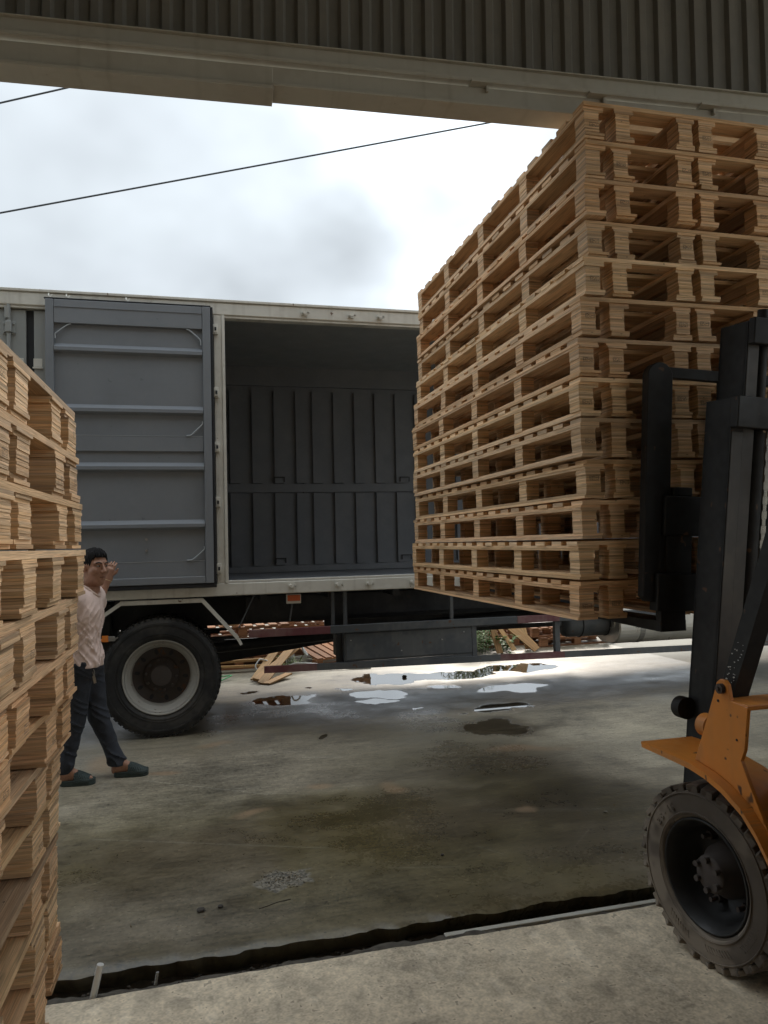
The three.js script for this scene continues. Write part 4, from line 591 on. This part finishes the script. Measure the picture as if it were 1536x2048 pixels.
// ---------------------------------------------------------------- scrap timber and weeds behind the truck
{
  const r = mulberry(700);
  const slat = (w, h, d, axis) => { const g = bx(w, h, d).toNonIndexed(); grainUV(g, axis, r() * 4, r() * 4); const t = 0.6 + 0.5 * r(), q = r(); return tint(g, t, t * (0.86 + 0.1 * q), t * (0.78 + 0.16 * q)); };
  const oldPallet = (pos, ry, label, o = {}) => {
    const { W = 1.25, L = 1.0, n = 8, tilt = [0, 0], mat = oldWood } = o;
    const p = thing('old_pallet', label, 'pallet', pos, 'weathered pallets dumped behind the truck'); p.rotation.set(tilt[0], ry, tilt[1]);
    const put = (name, g, x, y, z, a = 0) => { const m = shadow(new THREE.Mesh(g, mat)); m.name = name; m.position.set(x, y, z); m.rotation.y = a; p.add(m); };
    for (const z of [-L / 2 + 0.05, 0, L / 2 - 0.05]) { put('skid', slat(W, 0.02, 0.09, 0), 0, 0.01, z); put('stringer', slat(W, 0.02, 0.09, 0), 0, 0.11, z); for (const x of [-W / 2 + 0.06, 0, W / 2 - 0.06]) put('block', slat(0.11, 0.08, 0.09, 0), x, 0.06, z); }
    for (let k = 0; k < n; k++) put('slat', slat(0.105, 0.018, L, 2), -W / 2 + 0.055 + k * (W - 0.11) / (n - 1) + 0.01 * (r() - 0.5), 0.129, 0.01 * (r() - 0.5), 0.02 * (r() - 0.5));
    return p;
  };
  oldPallet([0.75, 0.0, -10.95], 0.04, 'lowest weathered pallet of the pile right of the truck wheel');
  oldPallet([0.80, 0.142, -11.0], -0.03, 'second weathered pallet up in the pile right of the truck wheel');
  oldPallet([0.72, 0.284, -10.98], 0.06, 'third weathered pallet up in the pile right of the truck wheel');
  oldPallet([0.82, 0.426, -11.0], 0.02, 'topmost reddish pallet of the pile right of the truck wheel');
  oldPallet([1.95, 0.10, -10.95], 0.5, 'reddish slatted pallet tipped up beside the loose planks', { tilt: [0.32, -0.18], W: 1.0, n: 7 });
    for (const [k, n] of ['lowest', 'second', 'third', 'topmost'].entries()) oldPallet([2.15 + 0.03 * k, 0.142 * k, -12.1], 0.05 - 0.04 * k, `${n} pallet of the reddish pile far behind the tipped pallet`);
  oldPallet([5.85, 0.0, -11.2], 0.05, 'lower weathered pallet of the pile behind the air tank');
  oldPallet([5.80, 0.142, -11.25], -0.04, 'upper splintered pallet of the pile behind the air tank');
  oldPallet([4.95, 0.0, -11.5], 0.1, 'lower weathered pallet behind the broken boards'); oldPallet([5.0, 0.142, -11.55], -0.05, 'upper weathered pallet behind the broken boards');
  const plank = (a, b, w, h, label, roll = 0, mat = plankWood) => {
    const A = new THREE.Vector3(...a), B = new THREE.Vector3(...b), g = slat(w, h, A.distanceTo(B), 2), o = shadow(new THREE.Mesh(g, mat)); o.name = numbered('loose_plank'); o.position.copy(A).add(B).multiplyScalar(0.5); o.lookAt(B); o.rotateZ(roll); scene.add(o); return tag(o, label, 'plank', 'loose planks dumped behind the truck');
  };
  plank([0.93, 0.012, -9.20], [1.52, 0.34, -10.35], 0.10, 0.018, 'pale loose plank leaning highest under the truck, nearest the camera', 0.3);
  plank([0.87, 0.02, -9.42], [1.38, 0.36, -10.55], 0.10, 0.018, 'pale loose plank leaning beside the nearest plank, on its left', 0.15);
  plank([0.88, 0.045, -9.32], [1.62, 0.30, -10.45], 0.09, 0.018, 'pale loose plank lying across the two leaning planks', 0.2);
  plank([0.98, 0.012, -9.16], [1.30, 0.05, -9.55], 0.10, 0.018, 'short pale plank end lying flat on the ground', 0);
  plank([0.05, 0.13, -10.28], [1.25, 0.15, -10.2], 0.07, 0.03, 'long brown batten along the front of the pallet pile', 0); plank([0.05, 0.09, -10.25], [1.15, 0.075, -10.16], 0.07, 0.025, 'lower brown batten along the front of the pallet pile', 0);
  plank([4.42, 0.01, -10.3], [4.40, 0.43, -10.55], 0.10, 0.02, 'upright broken board among the weeds', 0.1); plank([4.5, 0.36, -10.5], [4.62, 0.05, -10.25], 0.07, 0.018, 'short broken board leaning on the upright board', 0.4);
  plank([4.62, 0.46, -10.75], [5.02, 0.02, -10.35], 0.13, 0.02, 'curved broken board right of the weeds, propped on the pallets', 0.5); plank([4.75, 0.47, -10.8], [5.05, 0.05, -10.45], 0.08, 0.02, 'thin broken board right of the weeds, behind the wider one', 0.6); plank([4.95, 0.02, -10.5], [4.97, 0.52, -10.8], 0.08, 0.025, 'short post standing against the pallets behind the guard rail', 0);
  // cardboard, hose, strap, plastic
  const card = M([0.42, 0.25, 0.11], 0.85), boxAt = (x, y, z, w, h, d, ry, label) => { const t = thing('cardboard_box', label, 'box', [x, y, z]); t.rotation.y = ry; const a = shadow(new THREE.Mesh(metreUV(merge([bx(w, h, d, 0, h / 2, 0)])), card)); a.name = 'carton'; t.add(a); const f = shadow(new THREE.Mesh(metreUV(merge([bx(w * 1.0, 0.004, d * 0.55, 0, h + 0.02, d * 0.42, 0.5), bx(w, 0.004, d * 0.5, 0, h + 0.012, -d * 0.4, -0.3)])), card)); f.name = 'flap'; t.add(f); };
  boxAt(0.66, 0.567, -10.62, 0.22, 0.13, 0.16, 0.2, 'small brown cardboard box on top of the pallet pile'); boxAt(-0.86, 0, -9.75, 0.26, 0.42, 0.3, 0.1, 'brown cardboard box on the ground behind the walking man');
  tag(part('white_hose', [tube([[0.98, 0.02, -9.75], [0.92, 0.12, -9.8], [0.98, 0.20, -9.85], [1.08, 0.17, -9.9]], 0.010, 30, 8), tube([[1.2, 0.02, -10.0], [1.45, 0.09, -10.05], [1.75, 0.07, -10.0], [2.1, 0.015, -9.85], [2.4, 0.012, -9.8]], 0.011, 40, 8)], M([0.62, 0.62, 0.58], 0.5), scene), 'thin white hose lying over the scrap wood', 'hose');
  tag(part('plastic_strap_scrap', [tube([[1.42, 0.34, -10.28], [1.46, 0.42, -10.25], [1.52, 0.40, -10.22], [1.6, 0.2, -10.18], [1.64, 0.17, -10.2], [1.56, 0.3, -10.24]], 0.013, 40, 6), stone(0.075, 77).scale(0.8, 1.5, 0.7).translate(1.42, 0.17, -10.22)], M([0.6, 0.6, 0.58], 0.55), scene), 'crumpled white plastic strap hanging on the tipped pallet', 'plastic scrap');
  tag(part('green_strap', [tube([[0.25, 0.006, -9.35], [0.42, 0.01, -9.5], [0.53, 0.05, -9.6], [0.62, 0.09, -9.68], [0.5, 0.07, -9.72], [0.38, 0.085, -9.7]], 0.012, 36, 5).scale(1, 0.6, 1)], M([0.08, 0.42, 0.14], 0.45), scene), 'bright green packing strap on the ground beside the truck wheel', 'strap');
  // weeds
  const weedMats = [M([0.085, 0.16, 0.03], 0.6, {}), M([0.13, 0.23, 0.05], 0.6, {}), M([0.20, 0.28, 0.10], 0.6, {})];
  const leaf = (len, w, bend) => { const rows = []; for (let k = 0; k <= 5; k++) { const t = k / 5, ww = w * Math.sin(Math.PI * Math.min(1, 0.12 + t * 0.9)) * 0.5; rows.push([[-ww, len * t * (1 - 0.25 * bend * t), bend * len * t * t + 0.2 * ww], [0, len * t * (1 - 0.25 * bend * t), bend * len * t * t], [ww, len * t * (1 - 0.25 * bend * t), bend * len * t * t + 0.2 * ww]]); } return sheetFromRows(rows, (p) => [p[0], p[1]]); };
  const weed = (x, z, h, n, label, kind) => {
    const t = thing('weed', label, 'plant', [x, 0, z], 'weeds behind the truck'), groups = [[], [], []], st = [];
    for (let s = 0; s < n; s++) { const a = r() * 6.283, q = 0.16 * Math.sqrt(r()), hh = h * (0.6 + 0.5 * r()), bxx = q * Math.cos(a), bz = q * Math.sin(a); st.push(rod([bxx, 0, bz], [bxx * 1.6, hh, bz * 1.6], 0.003, 5)); for (let k = 0; k < 9; k++) { const y = hh * (0.12 + 0.85 * r()), g = leaf(kind ? 0.06 + 0.06 * r() : 0.10 + 0.13 * r(), kind ? 0.05 : 0.016, 0.3 + 0.7 * r()); g.rotateX(0.5 + 0.8 * r()); g.rotateY(r() * 6.283); g.translate(bxx * (1 + 0.6 * y / hh), y, bz * (1 + 0.6 * y / hh)); groups[Math.floor(r() * 3)].push(g); } }
    groups.forEach((g, i) => { if (!g.length) return; const o = shadow(new THREE.Mesh(merge(g), weedMats[i])); o.name = 'leaves'; t.add(o); }); const o = shadow(new THREE.Mesh(merge(st), weedMats[0])); o.name = 'stems'; t.add(o);
  };
  weed(4.12, -10.5, 0.5, 26, 'grassy green weed clump right beside the truck toolbox'); weed(4.35, -10.85, 0.55, 24, 'grassy green weed clump behind the upright broken board'); weed(4.58, -10.55, 0.28, 12, 'broad-leaved weed at the foot of the broken boards', 1); weed(4.0, -11.0, 0.62, 24, 'tall grassy weed clump farthest behind the toolbox'); weed(1.35, -10.2, 0.16, 8, 'low weed under the loose planks');
  // orange tie-down strap hooked at the mudguard belongs to the truck's gear, hangs by the wheel
  const os = thing('tie_down_strap', 'orange tie-down strap with grey buckle hanging by the truck wheel', 'strap', [-0.66, 0.86, -6.97]);
  part('webbing', [tube([[-0.72, 0.90, -6.97], [-0.67, 0.885, -6.965], [-0.63, 0.855, -6.97], [-0.60, 0.86, -6.97]], 0.012, 16, 6), bx(0.05, 0.052, 0.018, -0.60, 0.868, -6.97)], M([0.75, 0.22, 0.03], 0.6), os); part('buckle', [rspan(-0.578, -0.52, 0.845, 0.887, -6.98, -6.962, 0.004), bx(0.03, 0.012, 0.012, -0.51, 0.868, -6.972, 0, 0, 0.5)], P.steel, os);
}
// ---------------------------------------------------------------- the walking man
function surfaceNets(sdf, min, max, h) {
  const n = [0, 1, 2].map((i) => Math.ceil((max[i] - min[i]) / h) + 1), [nx, ny, nz] = n, F = new Float32Array(nx * ny * nz), id = (i, j, k) => (k * ny + j) * nx + i;
  for (let k = 0; k < nz; k++) for (let j = 0; j < ny; j++) for (let i = 0; i < nx; i++) F[id(i, j, k)] = sdf(min[0] + i * h, min[1] + j * h, min[2] + k * h);
  const V = new Int32Array(nx * ny * nz).fill(-1), pos = [], idx = [];
  for (let k = 0; k < nz - 1; k++) for (let j = 0; j < ny - 1; j++) for (let i = 0; i < nx - 1; i++) {
    let c = 0, sx = 0, sy = 0, sz = 0; const f = [];
    for (let q = 0; q < 8; q++) f.push(F[id(i + (q & 1), j + ((q >> 1) & 1), k + (q >> 2))]);
    for (let a = 0; a < 8; a++) for (const b of [a ^ 1, a ^ 2, a ^ 4]) if (b > a && (f[a] < 0) !== (f[b] < 0)) { const t = f[a] / (f[a] - f[b]); c++; sx += (a & 1) + t * ((b & 1) - (a & 1)); sy += ((a >> 1) & 1) + t * (((b >> 1) & 1) - ((a >> 1) & 1)); sz += (a >> 2) + t * ((b >> 2) - (a >> 2)); }
    if (c) { V[id(i, j, k)] = pos.length / 3; pos.push(min[0] + (i + sx / c) * h, min[1] + (j + sy / c) * h, min[2] + (k + sz / c) * h); }
  }
  const quad = (a, b, c, d, flip) => { if (a < 0 || b < 0 || c < 0 || d < 0) return; if (flip) idx.push(a, c, b, a, d, c); else idx.push(a, b, c, a, c, d); };
  for (let k = 1; k < nz - 1; k++) for (let j = 1; j < ny - 1; j++) for (let i = 1; i < nx - 1; i++) {
    const s = F[id(i, j, k)] < 0;
    if (s !== F[id(i + 1, j, k)] < 0) quad(V[id(i, j - 1, k - 1)], V[id(i, j, k - 1)], V[id(i, j, k)], V[id(i, j - 1, k)], !s);
    if (s !== F[id(i, j + 1, k)] < 0) quad(V[id(i - 1, j, k - 1)], V[id(i - 1, j, k)], V[id(i, j, k)], V[id(i, j, k - 1)], !s);
    if (s !== F[id(i, j, k + 1)] < 0) quad(V[id(i - 1, j - 1, k)], V[id(i, j - 1, k)], V[id(i, j, k)], V[id(i - 1, j, k)], !s);
  }
  const g = new THREE.BufferGeometry(); g.setAttribute('position', new THREE.Float32BufferAttribute(pos, 3)); g.setIndex(idx); g.computeVertexNormals();
  const nn = g.attributes.normal, e = h * 0.5; for (let v = 0; v < pos.length / 3; v++) { const x = pos[3 * v], y = pos[3 * v + 1], z = pos[3 * v + 2]; let a = sdf(x + e, y, z) - sdf(x - e, y, z), b = sdf(x, y + e, z) - sdf(x, y - e, z), c = sdf(x, y, z + e) - sdf(x, y, z - e); const l = Math.hypot(a, b, c) || 1; nn.setXYZ(v, a / l, b / l, c / l); }
  return g;
}
const smin = (a, b, k) => { const h = Math.max(k - Math.abs(a - b), 0) / k; return Math.min(a, b) - h * h * k * 0.25; };
function cap(x, y, z, a, b, ra, rb) { const bxx = b[0] - a[0], by = b[1] - a[1], bz = b[2] - a[2], px = x - a[0], py = y - a[1], pz = z - a[2], t = clamp((px * bxx + py * by + pz * bz) / (bxx * bxx + by * by + bz * bz)); return Math.hypot(px - t * bxx, py - t * by, pz - t * bz) - (ra + (rb - ra) * t); }
function ell(x, y, z, c, r) { const px = (x - c[0]) / r[0], py = (y - c[1]) / r[1], pz = (z - c[2]) / r[2], l = Math.hypot(px, py, pz); return (l - 1) * Math.min(r[0], r[1], r[2]) * (0.6 + 0.4 * Math.min(1, l)); }
{
  const O = [-0.62, 0, -5.9];                              // base point between the feet
  const J = { neck: [-0.615, 1.345, -5.935], pel: [-0.655, 0.83, -5.915], wai: [-0.66, 1.0, -5.92], che: [-0.645, 1.19, -5.925], sl: [-0.60, 1.285, -6.06], sr: [-0.715, 1.285, -5.79], el: [-0.60, 1.185, -6.25], wl: [-0.515, 1.405, -6.27], er: [-0.84, 1.06, -5.74], wr: [-0.90, 0.84, -5.69], hl: [-0.625, 0.82, -5.985], kl: [-0.565, 0.43, -5.95], al: [-0.435, 0.105, -5.92], hr: [-0.675, 0.82, -5.85], kr: [-0.705, 0.44, -5.84], ar: [-0.775, 0.11, -5.825] };
  const HC = [-0.575, 1.492, -5.925], hy = 42 * D2R, cs = Math.cos(hy), sn = Math.sin(hy);
  const toHead = (x, y, z) => { const dx = x - HC[0], dz = z - HC[2]; return [(dx * cs - dz * sn), y - HC[1], (dx * sn + dz * cs)]; };
  const headS = (x, y, z) => { // local: face looks +z
    let d = ell(x, y, z, [0, 0.032, -0.012], [0.080, 0.096, 0.100]);
    const ax = Math.abs(x);
    d = smin(d, ell(x, y, z, [0, -0.050, 0.024], [0.058, 0.074, 0.068]), 0.03);
    d = smin(d, cap(ax, y, z, [0.044, -0.018, 0.058], [0.048, -0.03, 0.04], 0.025, 0.025), 0.02);
    d = smin(d, cap(ax, y, z, [0.012, 0.036, 0.085], [0.048, 0.034, 0.070], 0.0105, 0.010), 0.012);
    d = Math.max(d, -(Math.hypot(ax - 0.032, y - 0.014, z - 0.098) - 0.014));
    d = smin(d, cap(x, y, z, [0, 0.022, 0.088], [0, -0.024, 0.110], 0.008, 0.0145), 0.010);
    d = smin(d, Math.hypot(ax - 0.0165, y + 0.027, z - 0.097) - 0.0105, 0.006);
    d = smin(d, cap(ax, y, z, [0, -0.058, 0.091], [0.021, -0.062, 0.083], 0.0075, 0.004), 0.004); d = smin(d, cap(ax, y, z, [0, -0.071, 0.088], [0.018, -0.069, 0.081], 0.0085, 0.004), 0.004);
    d = smin(d, Math.hypot(x, y + 0.102, z - 0.060) - 0.023, 0.025);
    d = smin(d, ell(ax, y, z, [0.083, -0.002, -0.012], [0.011, 0.031, 0.019]), 0.008);
    return smin(d, cap(x, y, z, [0, -0.06, -0.025], [0, -0.17, -0.05], 0.056, 0.060), 0.03);
  };
  const torso = (x, y, z, g) => { let d = ell(x, y, z, J.pel, [0.118 + g, 0.13, 0.152 + g]); d = smin(d, ell(x, y, z, J.wai, [0.108 + g, 0.19, 0.150 + g]), 0.08); d = smin(d, ell(x, y, z, J.che, [0.112 + g, 0.16, 0.165 + g]), 0.08); d = smin(d, cap(x, y, z, J.sl, J.sr, 0.062 + g, 0.062 + g), 0.07); return smin(d, cap(x, y, z, [-0.635, 1.29, -5.93], J.neck, 0.075 + g, 0.058 + g), 0.05); };
  const legs = (x, y, z, g) => { let d = 9; for (const [h, k, a] of [[J.hl, J.kl, J.al], [J.hr, J.kr, J.ar]]) { let q = smin(cap(x, y, z, h, k, 0.086 + g, 0.058 + g), cap(x, y, z, k, a, 0.057 + g, 0.040 + g), 0.03); d = smin(d, q, 0.03); } return d; };
  const arms = (x, y, z, g, fore) => { let d = Math.min(cap(x, y, z, J.sl, J.el, 0.052 + g, 0.042 + g), cap(x, y, z, J.sr, J.er, 0.052 + g, 0.042 + g)); if (fore) d = smin(d, Math.min(cap(x, y, z, J.el, J.wl, 0.040, 0.027), cap(x, y, z, J.er, J.wr, 0.040, 0.027)), 0.02); return d; };
  const foot = (x, y, z, a, heel, toe) => { let d = cap(x, y, z, a, [heel[0] + 0.01, 0.05, heel[2]], 0.036, 0.030); d = smin(d, cap(x, y, z, a, [toe[0] - 0.07, 0.042, toe[2]], 0.036, 0.024), 0.03); return smin(d, cap(x, y, z, [heel[0] + 0.02, 0.045, heel[2]], [toe[0] - 0.03, 0.038, toe[2]], 0.026, 0.017), 0.03); };
  const hL = [-0.458, 0, -5.92], tL = [-0.222, 0, -5.895], hR = [-0.805, 0, -5.825], tR = [-0.572, 0, -5.80];
  const body = (x, y, z) => { let d = smin(torso(x, y, z, -0.012), legs(x, y, z, -0.012), 0.05); d = smin(d, arms(x, y, z, -0.006, true), 0.03); d = smin(d, foot(x, y, z, J.al, hL, tL), 0.02); d = smin(d, foot(x, y, z, J.ar, hR, tR), 0.02); return smin(d, cap(x, y, z, [-0.625, 1.30, -5.935], [-0.60, 1.40, -5.935], 0.055, 0.055), 0.03); };
  // left hand raised, fingers up, back of the hand to the truck; right hand hangs by the hip
  const fin = (w, u, s, lens, curl) => { // w wrist, u up direction, s side direction (towards the thumb), returns capsules
    const P3 = (o, a, b, c) => [o[0] + u[0] * a + s[0] * b + c[0], o[1] + u[1] * a + s[1] * b + c[1], o[2] + u[2] * a + s[2] * b + c[2]], f = [u[1] * s[2] - u[2] * s[1], u[2] * s[0] - u[0] * s[2], u[0] * s[1] - u[1] * s[0]].map((v) => v * curl), out = [];
    out.push([w, P3(w, 0.075, -0.024, [0, 0, 0]), 0.026, 0.016], [w, P3(w, 0.08, 0.0, [0, 0, 0]), 0.026, 0.017], [w, P3(w, 0.075, 0.024, [0, 0, 0]), 0.026, 0.016]);
    [-0.031, -0.0105, 0.0105, 0.031].forEach((b, i) => { const L = lens[i], k0 = P3(w, 0.082 - Math.abs(b) * 0.2, b, [0, 0, 0]), k1 = P3(w, 0.082 + L * 0.5, b * 1.15, f.map((v) => v * L * 0.22)), k2 = P3(w, 0.082 + L * 0.82, b * 1.2, f.map((v) => v * L * 0.7)); out.push([k0, k1, 0.0092, 0.0085], [k1, k2, 0.0085, 0.0070]); });
    const t0 = P3(w, 0.030, 0.024, [0, 0, 0]), t1 = P3(w, 0.062, 0.056, f.map((v) => v * 0.015)), t2 = P3(w, 0.092, 0.066, f.map((v) => v * 0.02)); out.push([t0, t1, 0.015, 0.011], [t1, t2, 0.0105, 0.008]); return out;
  };
  const capsL = fin(J.wl, [0.20, 0.96, 0.18].map((v) => v * 0.86), [0.93, -0.22, 0.28].map((v) => v * 0.86), [0.055, 0.068, 0.074, 0.066], 1), capsR = fin(J.wr, [-0.25, -0.95, 0.15], [0.9, -0.25, 0.3], [0.058, 0.072, 0.078, 0.07], -1);
  const hand = (caps, a, b) => (x, y, z) => { let d = cap(x, y, z, a, b, 0.040, 0.027); let p = 9; for (let i = 0; i < 3; i++) p = smin(p, cap(x, y, z, ...caps[i]), 0.02); for (let i = 3; i < caps.length; i++) p = smin(p, cap(x, y, z, ...caps[i]), 0.006); return smin(d, p, 0.02); };
  const box3 = (c, r) => [c.map((v, i) => v - (r[i] ?? r)), c.map((v, i) => v + (r[i] ?? r))];
  const geos = [surfaceNets((x, y, z) => Math.max(body(x, y, z), y - 1.36), [-1.02, 0, -6.42], [-0.15, 1.42, -5.6], 0.0125)];
  const headW = (x, y, z) => { const [a, b, c] = toHead(x, y, z); return headS(a, b, c); };
  geos.push(surfaceNets(headW, ...box3([HC[0], HC[1] - 0.03, HC[2]], [0.15, 0.165, 0.15]), 0.004));
  geos.push(surfaceNets(hand(capsL, J.el, J.wl), ...box3([J.wl[0] + 0.02, J.wl[1] + 0.07, J.wl[2]], [0.10, 0.14, 0.09]), 0.0032)); geos.push(surfaceNets(hand(capsR, J.er, J.wr), ...box3([J.wr[0] - 0.02, J.wr[1] - 0.07, J.wr[2]], [0.10, 0.14, 0.09]), 0.0035));
  const skinMap = dataTex(256, 256, (i, j, o) => { const a = fbm(i / 14, j / 14, 4); o[0] = 0.37 + 0.14 * (a - 0.5); o[1] = 0.195 + 0.08 * (a - 0.5); o[2] = 0.125 + 0.06 * (a - 0.5); });
  const man = part('person', geos, M([1, 1, 1], 0.55, { map: rep(skinMap, 4, 4) }), scene); man.geometry.translate(-O[0], -O[1], -O[2]); man.position.set(...O);
  tag(man, 'man in pale pink shirt, dark jeans and sandals walking beside the truck wheel', 'person');
  const wear = (n, g, m, l) => part(n, g, m, man, l);
  // shirt with soft folds
  const ridge = (a, b) => 1 - Math.abs(2 * vn(a + 60, b + 60) - 1);
  const fold = (x, y, z) => { const u = Math.atan2(x + 0.655, z + 5.92); return -0.011 * (Math.pow(ridge(u * 1.3 + y * 2, y * 15 - u * 3.2), 3) - 0.3) * ss(1.30, 1.14, y) - 0.006 * (Math.pow(ridge(u * 2.6 + 7, y * 26 + u * 5), 2) - 0.35) * (0.4 + ss(1.2, 1.0, y)) - 0.003 * (vn(x * 40 + 9, y * 40 + z * 30) - 0.5); };
  const shirt = (x, y, z) => { let d = torso(x, y, z, 0.012); d = smin(d, cap(x, y, z, J.sl, [-0.585, 1.225, -6.17], 0.070, 0.068), 0.04); d = smin(d, cap(x, y, z, J.sr, [-0.79, 1.16, -5.76], 0.070, 0.068), 0.04); d += fold(x, y, z); d = Math.max(d, 0.792 - 0.006 * Math.sin(x * 30 + z * 20) - y); const [a, b, c] = toHead(x, y, z); const nk = cap(x, y, z, [-0.60, 1.30, -5.90], [-0.575, 1.46, -5.90], 0.060, 0.10); return Math.max(d, -nk); };
  const pink = dataTex(256, 256, (i, j, o) => { const a = vn(i / 1.6, j / 1.6), b = fbm(i / 22, j / 22, 3), t = 0.93 + 0.07 * a + 0.08 * (b - 0.5); o[0] = 0.80 * t; o[1] = 0.62 * t; o[2] = 0.55 * t; });
  wear('shirt', [surfaceNets(shirt, [-0.95, 0.76, -6.30], [-0.40, 1.42, -5.62], 0.0085)], M([1, 1, 1], 0.85, { map: rep(pink, 3, 3) }));
  wear('collar', [tube([[-0.665, 1.372, -5.89], [-0.622, 1.352, -5.855], [-0.575, 1.312, -5.845], [-0.548, 1.292, -5.875], [-0.552, 1.305, -5.94], [-0.57, 1.34, -5.99]], 0.011, 30, 8).scale(1, 1, 1)], M([0.66, 0.50, 0.42], 0.85));
  const den = dataTex(256, 256, (i, j, o) => { const a = vn(i / 1.3, j / 2.6), b = fbm(i / 30 + 5, j / 30, 4), t = 0.7 + 0.35 * a + 0.7 * (b - 0.5); o[0] = 0.026 * t; o[1] = 0.030 * t; o[2] = 0.040 * t; });
  const trousers = (x, y, z) => { let d = smin(legs(x, y, z, 0.010), ell(x, y, z, [J.pel[0], 0.82, J.pel[2]], [0.120, 0.125, 0.150]), 0.05); d = Math.min(d, 9); const cuff = ss(0.26, 0.12, y); d -= 0.010 * cuff; d -= 0.010 * (Math.pow(ridge(x * 9 + z * 9, y * 22 + x * 14), 3) - 0.3) * (0.5 + ss(0.34, 0.14, y) + 0.6 * ss(0.16, 0.0, Math.abs(y - 0.46))); return Math.max(d, Math.max(0.078 - y, y - 0.86)); };
  wear('jeans', [surfaceNets(trousers, [-0.95, 0.05, -6.16], [-0.30, 0.9, -5.68], 0.0085)], M([1, 1, 1], 0.85, { map: rep(den, 4, 4) }));
  wear('key_ring', [tube([[-0.585, 0.80, -5.80], [-0.572, 0.77, -5.795], [-0.575, 0.735, -5.795], [-0.585, 0.77, -5.80]], 0.004, 16, 6, true), bx(0.018, 0.05, 0.006, -0.572, 0.715, -5.795, 0, 0, 0.2)], P.steel);
  const hairS = (x, y, z) => { const [a, b, c] = toHead(x, y, z); let d = ell(a, b, c, [0, 0.046, -0.014], [0.0845, 0.099, 0.106]) + 0.010 * (vn(a * 170 + 40, b * 60 + c * 170 + 40) - 0.5) - 0.008 * ss(0.05, 0.11, b) * ss(-0.02, 0.06, c); d = Math.max(d, 0.078 - b - ss(0.066, 0.020, c) * 0.095 + 0.016 * (vn(a * 140 + 30, c * 140 + 30) - 0.5)); return d; };
  wear('hair', [surfaceNets(hairS, ...box3([HC[0], HC[1] + 0.05, HC[2]], [0.14, 0.13, 0.14]), 0.004)], M([0.006, 0.005, 0.005], 1));
  const fromHead = (a, b, c) => [HC[0] + a * cs + c * sn, HC[1] + b, HC[2] - a * sn + c * cs];
  for (const s of [-1, 1]) { wear('eye', [new THREE.SphereGeometry(0.0112, 16, 12).scale(1, 0.48, 1).translate(...fromHead(0.032 * s, 0.0135, 0.0805))], M([0.32, 0.27, 0.24], 0.4)); wear('iris', [new THREE.SphereGeometry(0.0062, 12, 10).translate(...fromHead(0.032 * s + 0.002, 0.0135, 0.0885))], M([0.02, 0.012, 0.01], 0.2)); wear('eyebrow', [tube([fromHead(0.014 * s, 0.033, 0.0955), fromHead(0.032 * s, 0.040, 0.0905), fromHead(0.052 * s, 0.035, 0.0785)], 0.0042, 10, 6)], M([0.015, 0.012, 0.011], 0.7)); }
  wear('mouth_line', [tube([fromHead(-0.022, -0.066, 0.0835), fromHead(0, -0.0645, 0.0945), fromHead(0.022, -0.066, 0.0835)], 0.0036, 10, 6)], M([0.10, 0.035, 0.028], 0.6));
  { const u = new THREE.Vector3(J.wl[0] - J.el[0], J.wl[1] - J.el[1], J.wl[2] - J.el[2]).normalize(), g = new THREE.TorusGeometry(0.031, 0.0042, 8, 28); g.applyQuaternion(new THREE.Quaternion().setFromUnitVectors(new THREE.Vector3(0, 0, 1), u)); g.translate(J.wl[0] - u.x * 0.015, J.wl[1] - u.y * 0.015, J.wl[2] - u.z * 0.015); wear('bracelet', [g], M([0.75, 0.62, 0.38], 0.3, { metalness: 0.6 })); }
  const sandal = (heel, toe, open) => { const dx = toe[0] - heel[0], dz = toe[2] - heel[2], L = Math.hypot(dx, dz), ux = dx / L, uz = dz / L; return (x, y, z) => { const a = (x - heel[0]) * ux + (z - heel[2]) * uz, b = -(x - heel[0]) * uz + (z - heel[2]) * ux, t = clamp(a / L), w = 0.040 + 0.010 * Math.sin(t * 2.6) - 0.012 * ss(0.8, 1, t); const sole = Math.max(Math.hypot(Math.max(Math.abs(a - L / 2) - (L / 2 - 0.03), 0), Math.max(Math.abs(b) - (w - 0.028), 0)) - 0.03, Math.abs(y - 0.018) - 0.017 - 0.004 * t); const top = 0.078 - 0.046 * ss(0.45, 1.02, t), up = Math.max(Math.hypot(b / (w + 0.004), (y - 0.02) / top) - 1, 0) ? (Math.hypot(b / (w + 0.004), (y - 0.02) / top) - 1) * 0.04 : (Math.hypot(b / (w + 0.004), (y - 0.02) / top) - 1) * 0.04; const inner = (Math.hypot(b / (w - 0.004), (y - 0.02) / (top - 0.008)) - 1) * 0.04; let u = Math.max(up, -inner, 0.42 * L - a, a - (open ? 0.86 : 0.985) * L, 0.02 - y) + 0.0012 * Math.sin(x * 500) * Math.sin(z * 500 + y * 500); return smin(sole, u, 0.006); }; };
  const sg = M([0.030, 0.045, 0.042], 0.7);
  wear('sandal', [surfaceNets(sandal(hL, tL, false), [-0.50, -0.012, -5.99], [-0.18, 0.10, -5.82], 0.004)], sg); wear('sandal', [surfaceNets(sandal(hR, tR, true), [-0.85, -0.012, -5.90], [-0.53, 0.10, -5.73], 0.004)], sg);
}
renderer.render(scene, camera);
